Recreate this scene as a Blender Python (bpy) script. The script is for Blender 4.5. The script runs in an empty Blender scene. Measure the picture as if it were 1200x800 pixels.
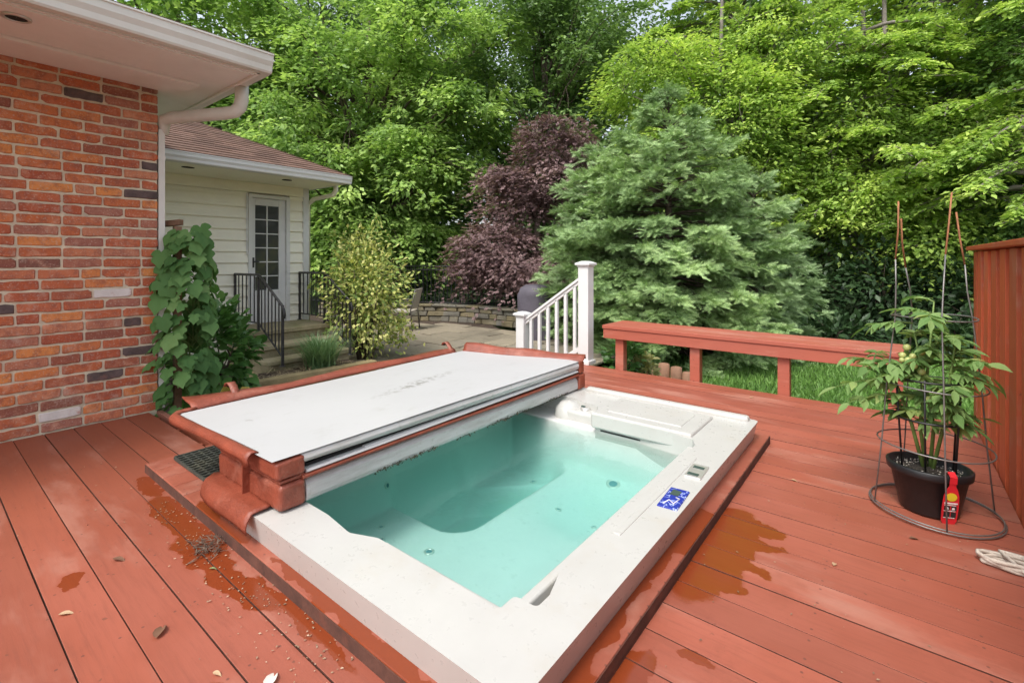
import bpy, bmesh, math, random
import numpy as np
from mathutils import Vector, Matrix

random.seed(7)
rng = np.random.default_rng(11)
SC = bpy.context.scene
COL = SC.collection
R = math.radians
PI = math.pi

# ------------------------------------------------------------------ helpers
def tag(o, label=None, cat=None, group=None, kind=None):
    if label: o['label'] = label
    if cat: o['category'] = cat
    if group: o['group'] = group
    if kind: o['kind'] = kind
    return o

def empty(name, loc, label=None, cat=None, group=None, rz=0.0):
    o = bpy.data.objects.new(name, None)
    o.empty_display_size = 0.1
    COL.objects.link(o)
    o.location = loc
    o.rotation_euler = (0, 0, rz)
    return tag(o, label, cat, group)

def world_off(parent):
    p = Vector((0, 0, 0))
    while parent is not None:
        p += parent.location
        parent = parent.parent
    return p

def link_mesh(name, me, mats, parent=None):
    """vertices are given in world coordinates; parents are unrotated"""
    o = bpy.data.objects.new(name, me)
    COL.objects.link(o)
    if not isinstance(mats, (list, tuple)): mats = [mats]
    for m in mats: me.materials.append(m)
    if parent is not None:
        o.parent = parent
        off = world_off(parent)
        me.transform(Matrix.Translation(-off))
    return o

class MB:
    """collects shapes of ONE object"""
    def __init__(s): s.v = []; s.f = []; s.mi = []; s.sm = []
    def add(s, vs, fs, mi=0, smooth=False):
        b = len(s.v); s.v += [tuple(v) for v in vs]
        for f in fs:
            s.f.append(tuple(i + b for i in f)); s.mi.append(mi); s.sm.append(smooth)
        return s
    def box(s, x0, x1, y0, y1, z0, z1, mi=0, jit=0.0):
        vs = [(x, y, z) for z in (z0, z1) for y in (y0, y1) for x in (x0, x1)]
        if jit: vs = [tuple(c + random.uniform(-jit, jit) for c in v) for v in vs]
        return s.add(vs, [(0, 2, 3, 1), (4, 5, 7, 6), (0, 1, 5, 4), (2, 6, 7, 3), (0, 4, 6, 2), (1, 3, 7, 5)], mi)
    def hexa(s, bot, top, mi=0):
        """two quads (4 pts each, same winding ccw from above)"""
        return s.add(list(bot) + list(top), [(3, 2, 1, 0), (4, 5, 6, 7), (0, 1, 5, 4), (1, 2, 6, 5), (2, 3, 7, 6), (3, 0, 4, 7)], mi)
    def tube(s, pts, rad, n=8, mi=0, smooth=True, caps=True):
        pts = [Vector(p) for p in pts]
        if not isinstance(rad, (list, tuple)): rad = [rad] * len(pts)
        rings = []; up = None
        for i, p in enumerate(pts):
            if i == 0: t = pts[1] - p
            elif i == len(pts) - 1: t = p - pts[i - 1]
            else: t = (pts[i + 1] - p).normalized() + (p - pts[i - 1]).normalized()
            if t.length < 1e-9: t = Vector((0, 0, 1))
            t.normalize()
            if up is None:
                up = t.orthogonal().normalized()
            else:
                up = (up - t * up.dot(t))
                if up.length < 1e-6: up = t.orthogonal()
                up.normalize()
            sd = t.cross(up)
            rings.append([p + (up * math.cos(a) + sd * math.sin(a)) * rad[i] for a in [2 * PI * k / n for k in range(n)]])
        vs = [v for r in rings for v in r]
        fs = []
        for i in range(len(rings) - 1):
            for k in range(n):
                a = i * n + k; b = i * n + (k + 1) % n
                fs.append((a, b, b + n, a + n))
        if caps:
            fs.append(tuple(reversed(range(n)))); fs.append(tuple(range(len(vs) - n, len(vs))))
        return s.add(vs, fs, mi, smooth)
    def lathe(s, c, prof, n=32, mi=0, sx=1.0, sy=1.0, rot=0.0, smooth=True, a0=0, a1=2 * PI):
        """profile: list of (r, z) swept round the vertical through c, stretched by sx, sy"""
        closed = abs(a1 - a0 - 2 * PI) < 1e-6
        m = n if closed else n + 1
        vs = []
        for r, z in prof:
            for k in range(m):
                a = a0 + (a1 - a0) * k / n
                x, y = r * sx * math.cos(a), r * sy * math.sin(a)
                vs.append((c[0] + x * math.cos(rot) - y * math.sin(rot), c[1] + x * math.sin(rot) + y * math.cos(rot), c[2] + z))
        fs = []
        for i in range(len(prof) - 1):
            for k in range(n):
                k2 = (k + 1) % m
                fs.append((i * m + k, i * m + k2, (i + 1) * m + k2, (i + 1) * m + k))
        return s.add(vs, fs, mi, smooth)
    def prism(s, poly, z0, z1, mi=0):
        n = len(poly)
        vs = [(p[0], p[1], z0) for p in poly] + [(p[0], p[1], z1) for p in poly]
        fs = [tuple(reversed(range(n))), tuple(range(n, 2 * n))] + [(i, (i + 1) % n, n + (i + 1) % n, n + i) for i in range(n)]
        return s.add(vs, fs, mi)
    def build(s, name, mats, parent=None, bevel=0.0, seg=2, recalc=True, autosmooth=False):
        me = bpy.data.meshes.new(name)
        me.from_pydata(s.v, [], s.f)
        me.polygons.foreach_set('material_index', s.mi)
        me.polygons.foreach_set('use_smooth', s.sm)
        if recalc:
            bm = bmesh.new(); bm.from_mesh(me)
            bmesh.ops.recalc_face_normals(bm, faces=bm.faces)
            bm.to_mesh(me); bm.free()
        me.update()
        o = link_mesh(name, me, mats, parent)
        if bevel:
            md = o.modifiers.new('bevel', 'BEVEL'); md.width = bevel; md.segments = seg; md.limit_method = 'ANGLE'; md.angle_limit = R(40)
            md.harden_normals = False
        return o

def unit(a):
    return a / np.maximum(np.linalg.norm(a, axis=-1, keepdims=True), 1e-9)

def scatter(name, P, D, N, S, T, faces, mat, parent=None, smooth=False):
    """one mesh of many small leaves: position P, long axis D, normal N, size S, template T"""
    P = np.asarray(P, float); D = unit(np.asarray(D, float)); N = np.asarray(N, float)
    N = unit(N - D * (N * D).sum(1, keepdims=True)); B = np.cross(N, D)
    T = np.asarray(T, float); S = np.asarray(S, float)
    if S.ndim == 1: S = S[:, None]
    V = P[:, None, :] + S[:, :, None] * (T[None, :, 0:1] * D[:, None] + T[None, :, 1:2] * B[:, None] + T[None, :, 2:3] * N[:, None])
    n, k = V.shape[:2]
    sizes = np.array([len(f) for f in faces]); loops = np.concatenate([np.array(f) for f in faces])
    L = (loops[None, :] + (np.arange(n) * k)[:, None]).ravel()
    me = bpy.data.meshes.new(name)
    me.vertices.add(n * k); me.vertices.foreach_set('co', V.astype(np.float32).ravel())
    me.loops.add(len(L)); me.loops.foreach_set('vertex_index', L.astype(np.int32))
    tot = np.tile(sizes, n); st = np.concatenate([[0], np.cumsum(tot)[:-1]])
    me.polygons.add(len(tot)); me.polygons.foreach_set('loop_start', st.astype(np.int32))
    me.polygons.foreach_set('loop_total', tot.astype(np.int32))
    if smooth: me.polygons.foreach_set('use_smooth', np.ones(len(tot), bool))
    me.update(calc_edges=True)
    return link_mesh(name, me, mat, parent)

# leaf templates (x along, y across, z up)
LEAF = ([(0, 0, 0), (.45, .27, .05), (1, 0, -.06), (.45, -.27, .05)], [(0, 2, 1), (0, 3, 2)])
BROAD = ([(0, 0, 0), (.3, .33, .06), (.7, .26, .05), (1.0, 0, -.1), (.7, -.26, .05), (.3, -.33, .06), (.5, 0, -.02)],
         [(0, 6, 1), (1, 6, 2), (2, 6, 3), (3, 6, 4), (4, 6, 5), (5, 6, 0)])
LOBED = ([(.05, 0, 0), (-.10, .10, .02), (-.13, .27, .0), (-.02, .42, -.03), (.13, .50, -.07), (.24, .42, -.01), (.31, .31, .03), (.43, .40, -.01), (.58, .41, -.07), (.68, .30, -.03), (.80, .17, -.05), (1.0, 0, -.17),
          (.80, -.17, -.05), (.68, -.30, -.03), (.58, -.41, -.07), (.43, -.40, -.01), (.31, -.31, .03), (.24, -.42, -.01), (.13, -.50, -.07), (-.02, -.42, -.03), (-.13, -.27, .0), (-.10, -.10, .02), (.40, 0, -.03), (.24, .2, .05), (.24, -.2, .05), (.55, .14, .03), (.55, -.14, .03)],
         [(0, 23, 2, 1), (23, 4, 3, 2), (23, 6, 5, 4), (0, 22, 25, 23), (23, 25, 7, 6), (25, 9, 8, 7), (25, 11, 10, 9), (22, 11, 25),
          (0, 21, 20, 24), (24, 20, 19, 18), (24, 18, 17, 16), (0, 24, 26, 22), (24, 16, 15, 26), (26, 15, 14, 13), (26, 13, 12, 11), (22, 26, 11)])
NARROW = ([(0, 0, 0), (.13, .13, .03), (.32, .21, .04), (.55, .19, .03), (.78, .10, -.03), (1.0, 0, -.14), (.78, -.10, -.03), (.55, -.19, .03), (.32, -.21, .04), (.13, -.13, .03), (.30, 0, -.02), (.62, 0, -.05)],
          [(0, 10, 2, 1), (10, 11, 3, 2), (11, 5, 4, 3), (0, 9, 8, 10), (10, 8, 7, 11), (11, 7, 6, 5)])
BLADE = ([(0, .5, 0), (0, -.5, 0), (.5, -.42, .08), (.5, .42, .08), (1, 0, -.05)], [(0, 1, 2, 3), (3, 2, 4)])
# a conifer twig: short needles fanning either side of a stem
_tv, _tf = [], []
for _i in range(7):
    _x = _i / 7.0
    for _s in (1, -1):
        b = len(_tv); l = .34 * (1 - .45 * _x)
        _tv += [(_x - .03, 0, 0), (_x + .07, 0, 0.0), (_x + .24, _s * l, .06)]
        _tf.append((b, b + 1, b + 2) if _s < 0 else (b + 1, b, b + 2))
b = len(_tv); _tv += [(.85, .05, 0), (.85, -.05, 0), (1.15, 0, .04)]; _tf.append((b, b + 1, b + 2))
TWIG = (_tv, _tf)
# small compound leaf spray: 7 leaflets on a rachis
_cv, _cf = [], []
for _i in range(4):
    for _s in ((1, -1) if _i < 3 else (0,)):
        x0 = .15 + .25 * _i; b = len(_cv)
        dx, dy = (.20, .30 * _s) if _s else (.3, 0)
        px, py = (-dy * .45, dx * .45) if _s else (0, .1)
        _cv += [(x0, 0, 0), (x0 + dx * .5 + px, dy * .5 + py, .05), (x0 + dx, dy, -.05), (x0 + dx * .5 - px, dy * .5 - py, .05)]
        _cf += [(b, b + 2, b + 1), (b, b + 3, b + 2)]
SPRAY = (_cv, _cf)

# ------------------------------------------------------------------ materials
def new_mat(name):
    m = bpy.data.materials.new(name); m.use_nodes = True
    nt = m.node_tree; nt.nodes.clear()
    out = nt.nodes.new('ShaderNodeOutputMaterial')
    return m, nt, out

class NT:
    def __init__(s, nt): s.nt = nt
    def n(s, t, **kw):
        nd = s.nt.nodes.new(t)
        for k, v in kw.items(): setattr(nd, k, v)
        return nd
    def l(s, a, b): s.nt.links.new(a, b)
    def val(s, sock, v):
        if hasattr(v, 'is_output'): s.l(v, sock)
        else: sock.default_value = v
    def math(s, op, a, b=0.0, clamp=False):
        m = s.n('ShaderNodeMath', operation=op, use_clamp=clamp)
        s.val(m.inputs[0], a); s.val(m.inputs[1], b); return m.outputs[0]
    def noise(s, vec, scale, detail=4, rough=.6, sc=None, off=None):
        if sc is not None or off is not None:
            mp = s.n('ShaderNodeMapping'); s.l(vec, mp.inputs[0])
            if sc: mp.inputs['Scale'].default_value = sc
            if off: mp.inputs['Location'].default_value = off
            vec = mp.outputs[0]
        t = s.n('ShaderNodeTexNoise'); s.l(vec, t.inputs['Vector'])
        t.inputs['Scale'].default_value = scale; t.inputs['Detail'].default_value = detail; t.inputs['Roughness'].default_value = rough
        return t.outputs['Fac']
    def ramp(s, fac, stops, interp='LINEAR'):
        r = s.n('ShaderNodeValToRGB'); s.val(r.inputs[0], fac); cr = r.color_ramp; cr.interpolation = interp
        while len(cr.elements) < len(stops): cr.elements.new(.5)
        for e, (p, c) in zip(cr.elements, stops):
            e.position = p; e.color = (*c, 1) if not isinstance(c, float) else (c, c, c, 1)
        return r.outputs[0]
    def mix(s, fac, a, b, mode='MIX'):
        m = s.n('ShaderNodeMix', data_type='RGBA', blend_type=mode)
        s.val(m.inputs[0], fac)
        for i, v in ((6, a), (7, b)):
            if hasattr(v, 'is_output'): s.l(v, m.inputs[i])
            else: m.inputs[i].default_value = (*v, 1)
        return m.outputs[2]
    def smooth(s, v, a, b):
        m = s.n('ShaderNodeMapRange', interpolation_type='SMOOTHSTEP'); s.l(v, m.inputs[0])
        m.inputs[1].default_value = a; m.inputs[2].default_value = b; return m.outputs[0]
    def obj(s): return s.n('ShaderNodeTexCoord').outputs['Object']
    def pos(s): return s.n('ShaderNodeNewGeometry').outputs['Position']
    def rnd(s): return s.n('ShaderNodeNewGeometry').outputs['Random Per Island']
    def bump(s, h, strength=.3, dist=.01):
        b = s.n('ShaderNodeBump'); s.l(h, b.inputs['Height']); b.inputs['Strength'].default_value = strength; b.inputs['Distance'].default_value = dist
        return b.outputs[0]
    def bsdf(s, out, color, rough=.5, normal=None, metal=0.0, spec=None, coat=0.0):
        p = s.n('ShaderNodeBsdfPrincipled')
        if hasattr(color, 'is_output'): s.l(color, p.inputs['Base Color'])
        else: p.inputs['Base Color'].default_value = (*color, 1)
        s.val(p.inputs['Roughness'], rough); s.val(p.inputs['Metallic'], metal)
        if spec is not None: s.val(p.inputs['Specular IOR Level'], spec)
        if coat: s.val(p.inputs['Coat Weight'], coat)
        if normal is not None: s.l(normal, p.inputs['Normal'])
        s.l(p.outputs[0], out.inputs[0]); return p

def worn(name, c, var=.18, rough=.5, scale=8, bump=.15, dist=.004, metal=0.0, stain=None, stain_amt=.4, spec=None, stretch=None, isl=0.0):
    """a coloured surface with uneven tone, dirt and fine relief"""
    m, nt, out = new_mat(name); t = NT(nt); P = t.pos()
    n1 = t.noise(P, scale, 5, .65, sc=stretch); n2 = t.noise(P, scale * 7, 4, .7, sc=stretch)
    lo = tuple(x * (1 - var) for x in c); hi = tuple(min(1, x * (1 + var)) for x in c)
    col = t.mix(t.ramp(n1, [(.3, 0.0), (.7, 1.0)]), lo, hi)
    col = t.mix(t.math('MULTIPLY', n2, .25), col, lo)
    if isl:
        col = t.mix(1.0, col, t.ramp(t.rnd(), [(0, (1 - isl,) * 3), (1, (1 + isl,) * 3)]), 'MULTIPLY')
    if stain:
        n3 = t.noise(P, scale * .55, 6, .7, off=(3.1, 7.7, 1.3))
        col = t.mix(t.math('MULTIPLY', t.smooth(n3, .52, .72), stain_amt), col, stain)
    rg = t.math('ADD', t.math('MULTIPLY', n2, .25), rough - .12)
    t.bsdf(out, col, rg, t.bump(n2, bump, dist), metal, spec)
    return m

def leafmat(name, cols, trans=.35, rough=.45, hue_noise=.35, spec=.35, gain=1.0, nsc=1.1):
    """foliage: tone differs leaf by leaf and clump by clump, light passes through"""
    m, nt, out = new_mat(name); t = NT(nt)
    r = t.rnd(); n = t.noise(t.pos(), nsc, 3, .6)
    fac = t.math('ADD', t.math('MULTIPLY', r, 1 - hue_noise), t.math('MULTIPLY', t.smooth(n, .3, .7), hue_noise))
    cols = [tuple(x * .80 + (.3 * c[0] + .6 * c[1] + .1 * c[2]) * .20 for x in c) for c in cols]
    k = len(cols); col = t.ramp(fac, [(i / (k - 1), tuple(min(.9, x * gain) for x in c)) for i, c in enumerate(cols)])
    p = t.n('ShaderNodeBsdfPrincipled'); t.l(col, p.inputs['Base Color']); p.inputs['Roughness'].default_value = rough
    p.inputs['Specular IOR Level'].default_value = spec
    tr = t.n('ShaderNodeBsdfTranslucent')
    t.l(t.mix(1.0, col, (1.12, 1.18, .75), 'MULTIPLY'), tr.inputs[0])
    mx = t.n('ShaderNodeMixShader'); mx.inputs[0].default_value = trans
    t.l(p.outputs[0], mx.inputs[1]); t.l(tr.outputs[0], mx.inputs[2]); t.l(mx.outputs[0], out.inputs[0])
    return m

def plain(name, c, rough=.5, metal=0.0, spec=None, coat=0.0):
    m, nt, out = new_mat(name); t = NT(nt)
    n = t.noise(t.pos(), 25, 4, .6)
    t.bsdf(out, t.mix(n, tuple(x * .85 for x in c), tuple(min(1, x * 1.1) for x in c)), rough, None, metal, spec, coat)
    return m

# wet patches where the tub splashed: (x, y, rx, ry, angle)
WET = [(-.56, 2.02, .13, .36, 0), (-.46, 2.28, .12, .055, -4), (-.46, 2.14, .13, .04, 3), (-.48, 1.97, .12, .045, -6), (-.52, 1.80, .10, .04, 5),
       (-.57, 1.26, .05, .08, 0), (-.45, 1.42, .07, .018, 5),
       (-2.95, .785, .16, .045, 0), (-2.45, .77, .34, .06, 0), (-2.12, .74, .22, .075, 0), (-1.80, .74, .22, .05, 8), (-1.5, .80, .30, .025, 0),
       (-1.40, .50, .07, .035, 10), (-2.30, .38, .06, .03, 0)]
def wet_mask(t, lst, soft=.35):
    P = t.pos()
    nz = t.n('ShaderNodeTexNoise'); t.l(P, nz.inputs['Vector']); nz.inputs['Scale'].default_value = 9; nz.inputs['Detail'].default_value = 4
    sub = t.n('ShaderNodeVectorMath', operation='SUBTRACT'); t.l(nz.outputs['Color'], sub.inputs[0]); sub.inputs[1].default_value = (.5, .5, .5)
    scl = t.n('ShaderNodeVectorMath', operation='SCALE'); t.l(sub.outputs[0], scl.inputs[0]); scl.inputs['Scale'].default_value = .13
    add = t.n('ShaderNodeVectorMath', operation='ADD'); t.l(P, add.inputs[0]); t.l(scl.outputs[0], add.inputs[1])
    best = None
    for (x, y, rx, ry, a) in lst:
        mp = t.n('ShaderNodeMapping', vector_type='TEXTURE'); t.l(add.outputs[0], mp.inputs[0])
        mp.inputs['Location'].default_value = (x, y, 0); mp.inputs['Rotation'].default_value = (0, 0, R(a)); mp.inputs['Scale'].default_value = (rx, ry, 1e3)
        ln = t.n('ShaderNodeVectorMath', operation='LENGTH'); t.l(mp.outputs[0], ln.inputs[0])
        best = ln.outputs['Value'] if best is None else t.math('MINIMUM', best, ln.outputs['Value'])
    m = t.n('ShaderNodeMapRange', interpolation_type='SMOOTHSTEP'); t.l(best, m.inputs[0])
    m.inputs[1].default_value = 1.10; m.inputs[2].default_value = .96; m.inputs[3].default_value = 0; m.inputs[4].default_value = 1
    return m.outputs[0]

def painted_wood(name, c, c2, wet=None, along=(1, 14, 14), rough=.55, isl=.13, dirt=(.12, .05, .03), worncol=(.42, .20, .145)):
    m, nt, out = new_mat(name); t = NT(nt); P = t.pos(); r = t.rnd()
    cmb = t.n('ShaderNodeCombineXYZ'); t.l(t.math('MULTIPLY', r, 37.0), cmb.inputs[0]); t.l(t.math('MULTIPLY', r, 91.0), cmb.inputs[2])
    ad = t.n('ShaderNodeVectorMath', operation='ADD'); t.l(P, ad.inputs[0]); t.l(cmb.outputs[0], ad.inputs[1]); Q = ad.outputs[0]
    grain = t.noise(Q, 5, 6, .7, sc=along)
    big = t.noise(P, 1.3, 4, .6); mid = t.noise(Q, 3.0, 5, .65, sc=(.35 if along[0] < along[1] else 1, 1, 1))
    col = t.mix(t.smooth(big, .35, .65), c, c2)
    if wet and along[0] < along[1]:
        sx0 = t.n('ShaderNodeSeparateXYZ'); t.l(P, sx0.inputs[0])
        col = t.mix(t.math('MULTIPLY', t.math('SUBTRACT', 1.0, t.smooth(t.math('ADD', sx0.outputs[0], t.math('MULTIPLY', big, 1.2)), -3.4, -1.0)), .85), col, (.265, .070, .034))  # house shade over the left boards, painted in as a browner tone
    col = t.mix(1.0, col, t.ramp(r, [(0, (1 - isl,) * 3), (1, (1 + isl,) * 3)]), 'MULTIPLY')
    col = t.mix(t.math('MULTIPLY', t.smooth(grain, .45, .72), .42), col, tuple(x * .62 for x in c))
    col = t.mix(t.math('MULTIPLY', t.smooth(mid, .50, .70), .60), col, worncol)
    fine = t.noise(P, 60, 3, .8)
    col = t.mix(t.math('MULTIPLY', t.smooth(fine, .66, .76), .35), col, dirt)
    sp = t.noise(P, 28, 2, .5, off=(5, 2, 9))
    col = t.mix(t.math('MULTIPLY', t.smooth(sp, .71, .75), .6), col, dirt)
    rg = t.math('ADD', t.math('MULTIPLY', mid, .3), rough - .15)
    bmp = t.bump(t.math('ADD', grain, t.math('MULTIPLY', fine, .4)), .22, .003)
    if wet:
        st = t.noise(P, 3.2, 6, .75, off=(7, 3, 1)); col = t.mix(t.math('MULTIPLY', t.smooth(st, .52, .70), .42), col, (.22, .062, .036))
        kn = t.noise(Q, 7, 2, .5, sc=(1, 2.2, 1)); col = t.mix(t.math('MULTIPLY', t.smooth(kn, .74, .78), .5), col, (.16, .045, .028))
        sx = t.n('ShaderNodeSeparateXYZ'); t.l(P, sx.inputs[0])
        dx = t.math('MULTIPLY', t.math('ABSOLUTE', t.math('SUBTRACT', t.math('FRACT', t.math('DIVIDE', t.math('ADD', sx.outputs[0], 8.2), .41)), .5)), .41)
        dy = t.math('MULTIPLY', t.math('ABSOLUTE', t.math('SUBTRACT', t.math('ABSOLUTE', t.math('SUBTRACT', t.math('FRACT', t.math('DIVIDE', t.math('ADD', sx.outputs[1], 14.3 - 1.302), .143)), .5)), .30)), .143)
        dd = t.math('SQRT', t.math('ADD', t.math('MULTIPLY', dx, dx), t.math('MULTIPLY', dy, dy)))
        col = t.mix(t.math('MULTIPLY', t.math('SUBTRACT', 1.0, t.smooth(dd, .0032, .0052)), .7), col, (.10, .04, .03))
        w = wet_mask(t, wet)
        col = t.mix(w, col, t.mix(t.math('MULTIPLY', grain, .6), (.235, .046, .014), (.15, .032, .012)))
        rg = t.mix(w, rg, (.09, .09, .09))
        bm = t.n('ShaderNodeBump'); t.l(t.math('ADD', grain, t.math('MULTIPLY', fine, .4)), bm.inputs['Height']); bm.inputs['Distance'].default_value = .003
        t.l(t.math('SUBTRACT', .22, t.math('MULTIPLY', w, .17)), bm.inputs['Strength']); bmp = bm.outputs[0]
    t.bsdf(out, col, rg, bmp)
    return m

M = {}
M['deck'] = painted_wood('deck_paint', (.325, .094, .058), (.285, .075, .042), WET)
M['redwood'] = painted_wood('red_stained_wood', (.40, .105, .062), (.37, .10, .064), worncol=(.50, .27, .20))
FW = [(-.66, 2.0, .2, .20, 0), (-.685, 1.30, .04, .75, 0), (-.63, .95, .12, .2, 0), (-1.0, .84, .5, .03, 0), (-2.2, .845, .25, .05, 0), (-1.45, .86, .35, .02, 0)]
M['frame'] = painted_wood('frame_paint', (.33, .096, .058), (.285, .078, .046), FW, along=(10, 10, 10))
M['fence'] = painted_wood('fence_paint', (.54, .108, .036), (.46, .09, .032), along=(12, 12, 1), isl=.22, worncol=(.42, .19, .12))
M['white_paint'] = worn('white_paint', (.66, .66, .65), .05, .4, 3, .08, .002, stain=(.55, .52, .46), stain_amt=.25)
M['soffit'] = worn('soffit_paint', (.82, .77, .74), .05, .55, 3, .05, .002, stain=(.5, .46, .42), stain_amt=.2)
M['gutter'] = worn('gutter_metal', (.66, .64, .59), .06, .4, 2.5, .05, .002, stain=(.45, .42, .34), stain_amt=.35)
M['siding'] = worn('siding_paint', (.86, .83, .70), .05, .5, 2, .1, .003, stain=(.6, .57, .45), stain_amt=.25)
M['acrylic'] = worn('acrylic', (.48, .473, .445), .05, .3, 4, .03, .001, stain=(.43, .395, .33), stain_amt=.5)
M['shell'] = worn('tub_shell', (.60, .595, .575), .03, .3, 4, .02, .001)
M['vinyl'] = worn('red_vinyl', (.235, .055, .029), .28, .40, 7, .6, .008, stain=(.40, .16, .11), stain_amt=.55)
M['liner'] = worn('white_liner', (.50, .50, .495), .03, .45, 2.2, .12, .004, stain=(.66, .65, .62), stain_amt=.45)
M['black_iron'] = worn('black_iron', (.03, .028, .03), .3, .45, 14, .2, .002)
M['black_plastic'] = worn('black_plastic', (.012, .012, .013), .3, .42, 10, .15, .002)
M['wire'] = worn('galvanised_wire', (.22, .21, .20), .2, .45, 20, .2, .002, metal=.6)
M['rust'] = worn('rusty_wire', (.30, .12, .05), .35, .8, 25, .3, .002)
M['chrome'] = plain('chrome', (.62, .60, .56), .3, .55)
M['dark'] = plain('dark_hollow', (.015, .015, .015), .8)
M['bark'] = worn('bark', (.10, .075, .055), .4, .9, 6, .6, .02)
M['greybark'] = worn('grey_bark', (.22, .19, .17), .35, .9, 6, .5, .02)
M['greenstem'] = worn('green_stem', (.14, .22, .05), .25, .55, 20, .2, .002)
M['timber'] = worn('timber', (.33, .26, .13), .3, .85, 6, .4, .006, stain=(.13, .12, .05), stain_amt=.6)
M['oldwood'] = worn('old_wood', (.26, .14, .085), .3, .8, 8, .4, .005)
M['rope'] = worn('rope', (.55, .48, .40), .25, .9, 40, .5, .004)
M['soil'] = worn('soil', (.035, .027, .02), .5, .95, 30, .8, .02)

def brick_mat():
    m, nt, out = new_mat('brick'); t = NT(nt); P = t.pos(); r = t.rnd()
    n1 = t.noise(P, 22, 5, .7); n2 = t.noise(P, 90, 3, .7); n3 = t.noise(P, 9, 5, .7, off=(4, 1, 8))
    col = t.ramp(r, [(0, (.20, .085, .06)), (.08, (.33, .092, .048)), (.20, (.50, .130, .050)), (.36, (.41, .088, .036)), (.50, (.57, .165, .052)),
                     (.64, (.70, .26, .070)), (.76, (.50, .120, .046)), (.88, (.56, .21, .105)), (1, (.33, .12, .085))])
    col = t.mix(t.math('MULTIPLY', t.smooth(n1, .42, .68), .62), col, (.24, .075, .055))
    col = t.mix(t.math('MULTIPLY', t.smooth(n3, .50, .70), .5), col, (.66, .34, .22))
    n4 = t.noise(P, 5, 6, .75, off=(2, 8, 3)); col = t.mix(t.math('MULTIPLY', t.smooth(n4, .56, .70), .45), col, (.56, .45, .37))
    col = t.mix(t.math('MULTIPLY', t.smooth(n2, .54, .68), .50), col, (.56, .42, .33))
    t.bsdf(out, col, .85, t.bump(t.math('ADD', n1, t.math('MULTIPLY', n2, .5)), .7, .006)); return m
M['brick'] = brick_mat()
M['whitebrick'] = worn('paint_smeared_brick', (.66, .60, .56), .12, .8, 14, .5, .006, stain=(.42, .15, .09), stain_amt=.95)
M['darkbrick'] = worn('burnt_brick', (.11, .075, .07), .4, .8, 20, .5, .006, stain=(.32, .12, .08), stain_amt=.6)
M['mortar'] = worn('mortar', (.66, .565, .415), .16, .95, 20, .7, .006, stain=(.36, .29, .23), stain_amt=.5)

def shingle_mat():
    m, nt, out = new_mat('shingles'); t = NT(nt); r = t.rnd(); n = t.noise(t.pos(), 60, 4, .8)
    col = t.ramp(r, [(0, (.10, .056, .038)), (.4, (.155, .088, .060)), (.7, (.20, .115, .080)), (1, (.135, .078, .056))])
    col = t.mix(t.math('MULTIPLY', n, .6), col, (.12, .07, .055))
    t.bsdf(out, col, .95, t.bump(n, .5, .004)); return m
M['shingle'] = shingle_mat()

def stone_mat(name, cols, sc=3.0, moss=(.12, .13, .05), moss_amt=.5):
    m, nt, out = new_mat(name); t = NT(nt); P = t.pos(); r = t.rnd()
    n1 = t.noise(P, sc, 6, .7); n2 = t.noise(P, sc * 9, 4, .75); n3 = t.noise(P, sc * .6, 5, .7, off=(9, 2, 4))
    k = len(cols); col = t.ramp(t.math('ADD', t.math('MULTIPLY', r, .6), t.math('MULTIPLY', n1, .4)), [(i / (k - 1), c) for i, c in enumerate(cols)])
    col = t.mix(t.math('MULTIPLY', t.smooth(n2, .5, .75), .5), col, tuple(x * .5 for x in cols[0]))
    col = t.mix(t.math('MULTIPLY', t.smooth(n3, .5, .68), moss_amt), col, moss)
    t.bsdf(out, col, .9, t.bump(t.math('ADD', n1, n2), .6, .012)); return m
M['flag'] = stone_mat('flagstone', [(.13, .11, .085), (.21, .18, .13), (.27, .23, .165), (.18, .165, .14)], 2.0, (.10, .085, .06), .55)
M['step'] = stone_mat('step_stone', [(.20, .17, .10), (.34, .29, .18), (.42, .37, .25)], 3.0, (.14, .15, .04), .6)
M['wallstone'] = stone_mat('wall_stone', [(.11, .095, .055), (.20, .165, .095), (.17, .16, .135), (.26, .215, .12)], 3.0, (.09, .10, .04), .4)
M['joint'] = worn('joint_dirt', (.07, .055, .04), .4, .95, 12, .6, .01)

def ground_mat():
    m, nt, out = new_mat('lawn_soil'); t = NT(nt); P = t.pos()
    n1 = t.noise(P, 1.2, 5, .65); n2 = t.noise(P, 14, 5, .7)
    col = t.mix(t.smooth(n1, .4, .65), (.035, .075, .014), (.055, .10, .02))
    col = t.mix(t.math('MULTIPLY', n2, .6), col, (.03, .035, .012))
    t.bsdf(out, col, .95, t.bump(n2, .8, .04)); return m
M['lawn'] = ground_mat()
M['mulch'] = worn('mulch', (.075, .05, .035), .5, .95, 18, .8, .03, stain=(.16, .11, .07), stain_amt=.5)

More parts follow.
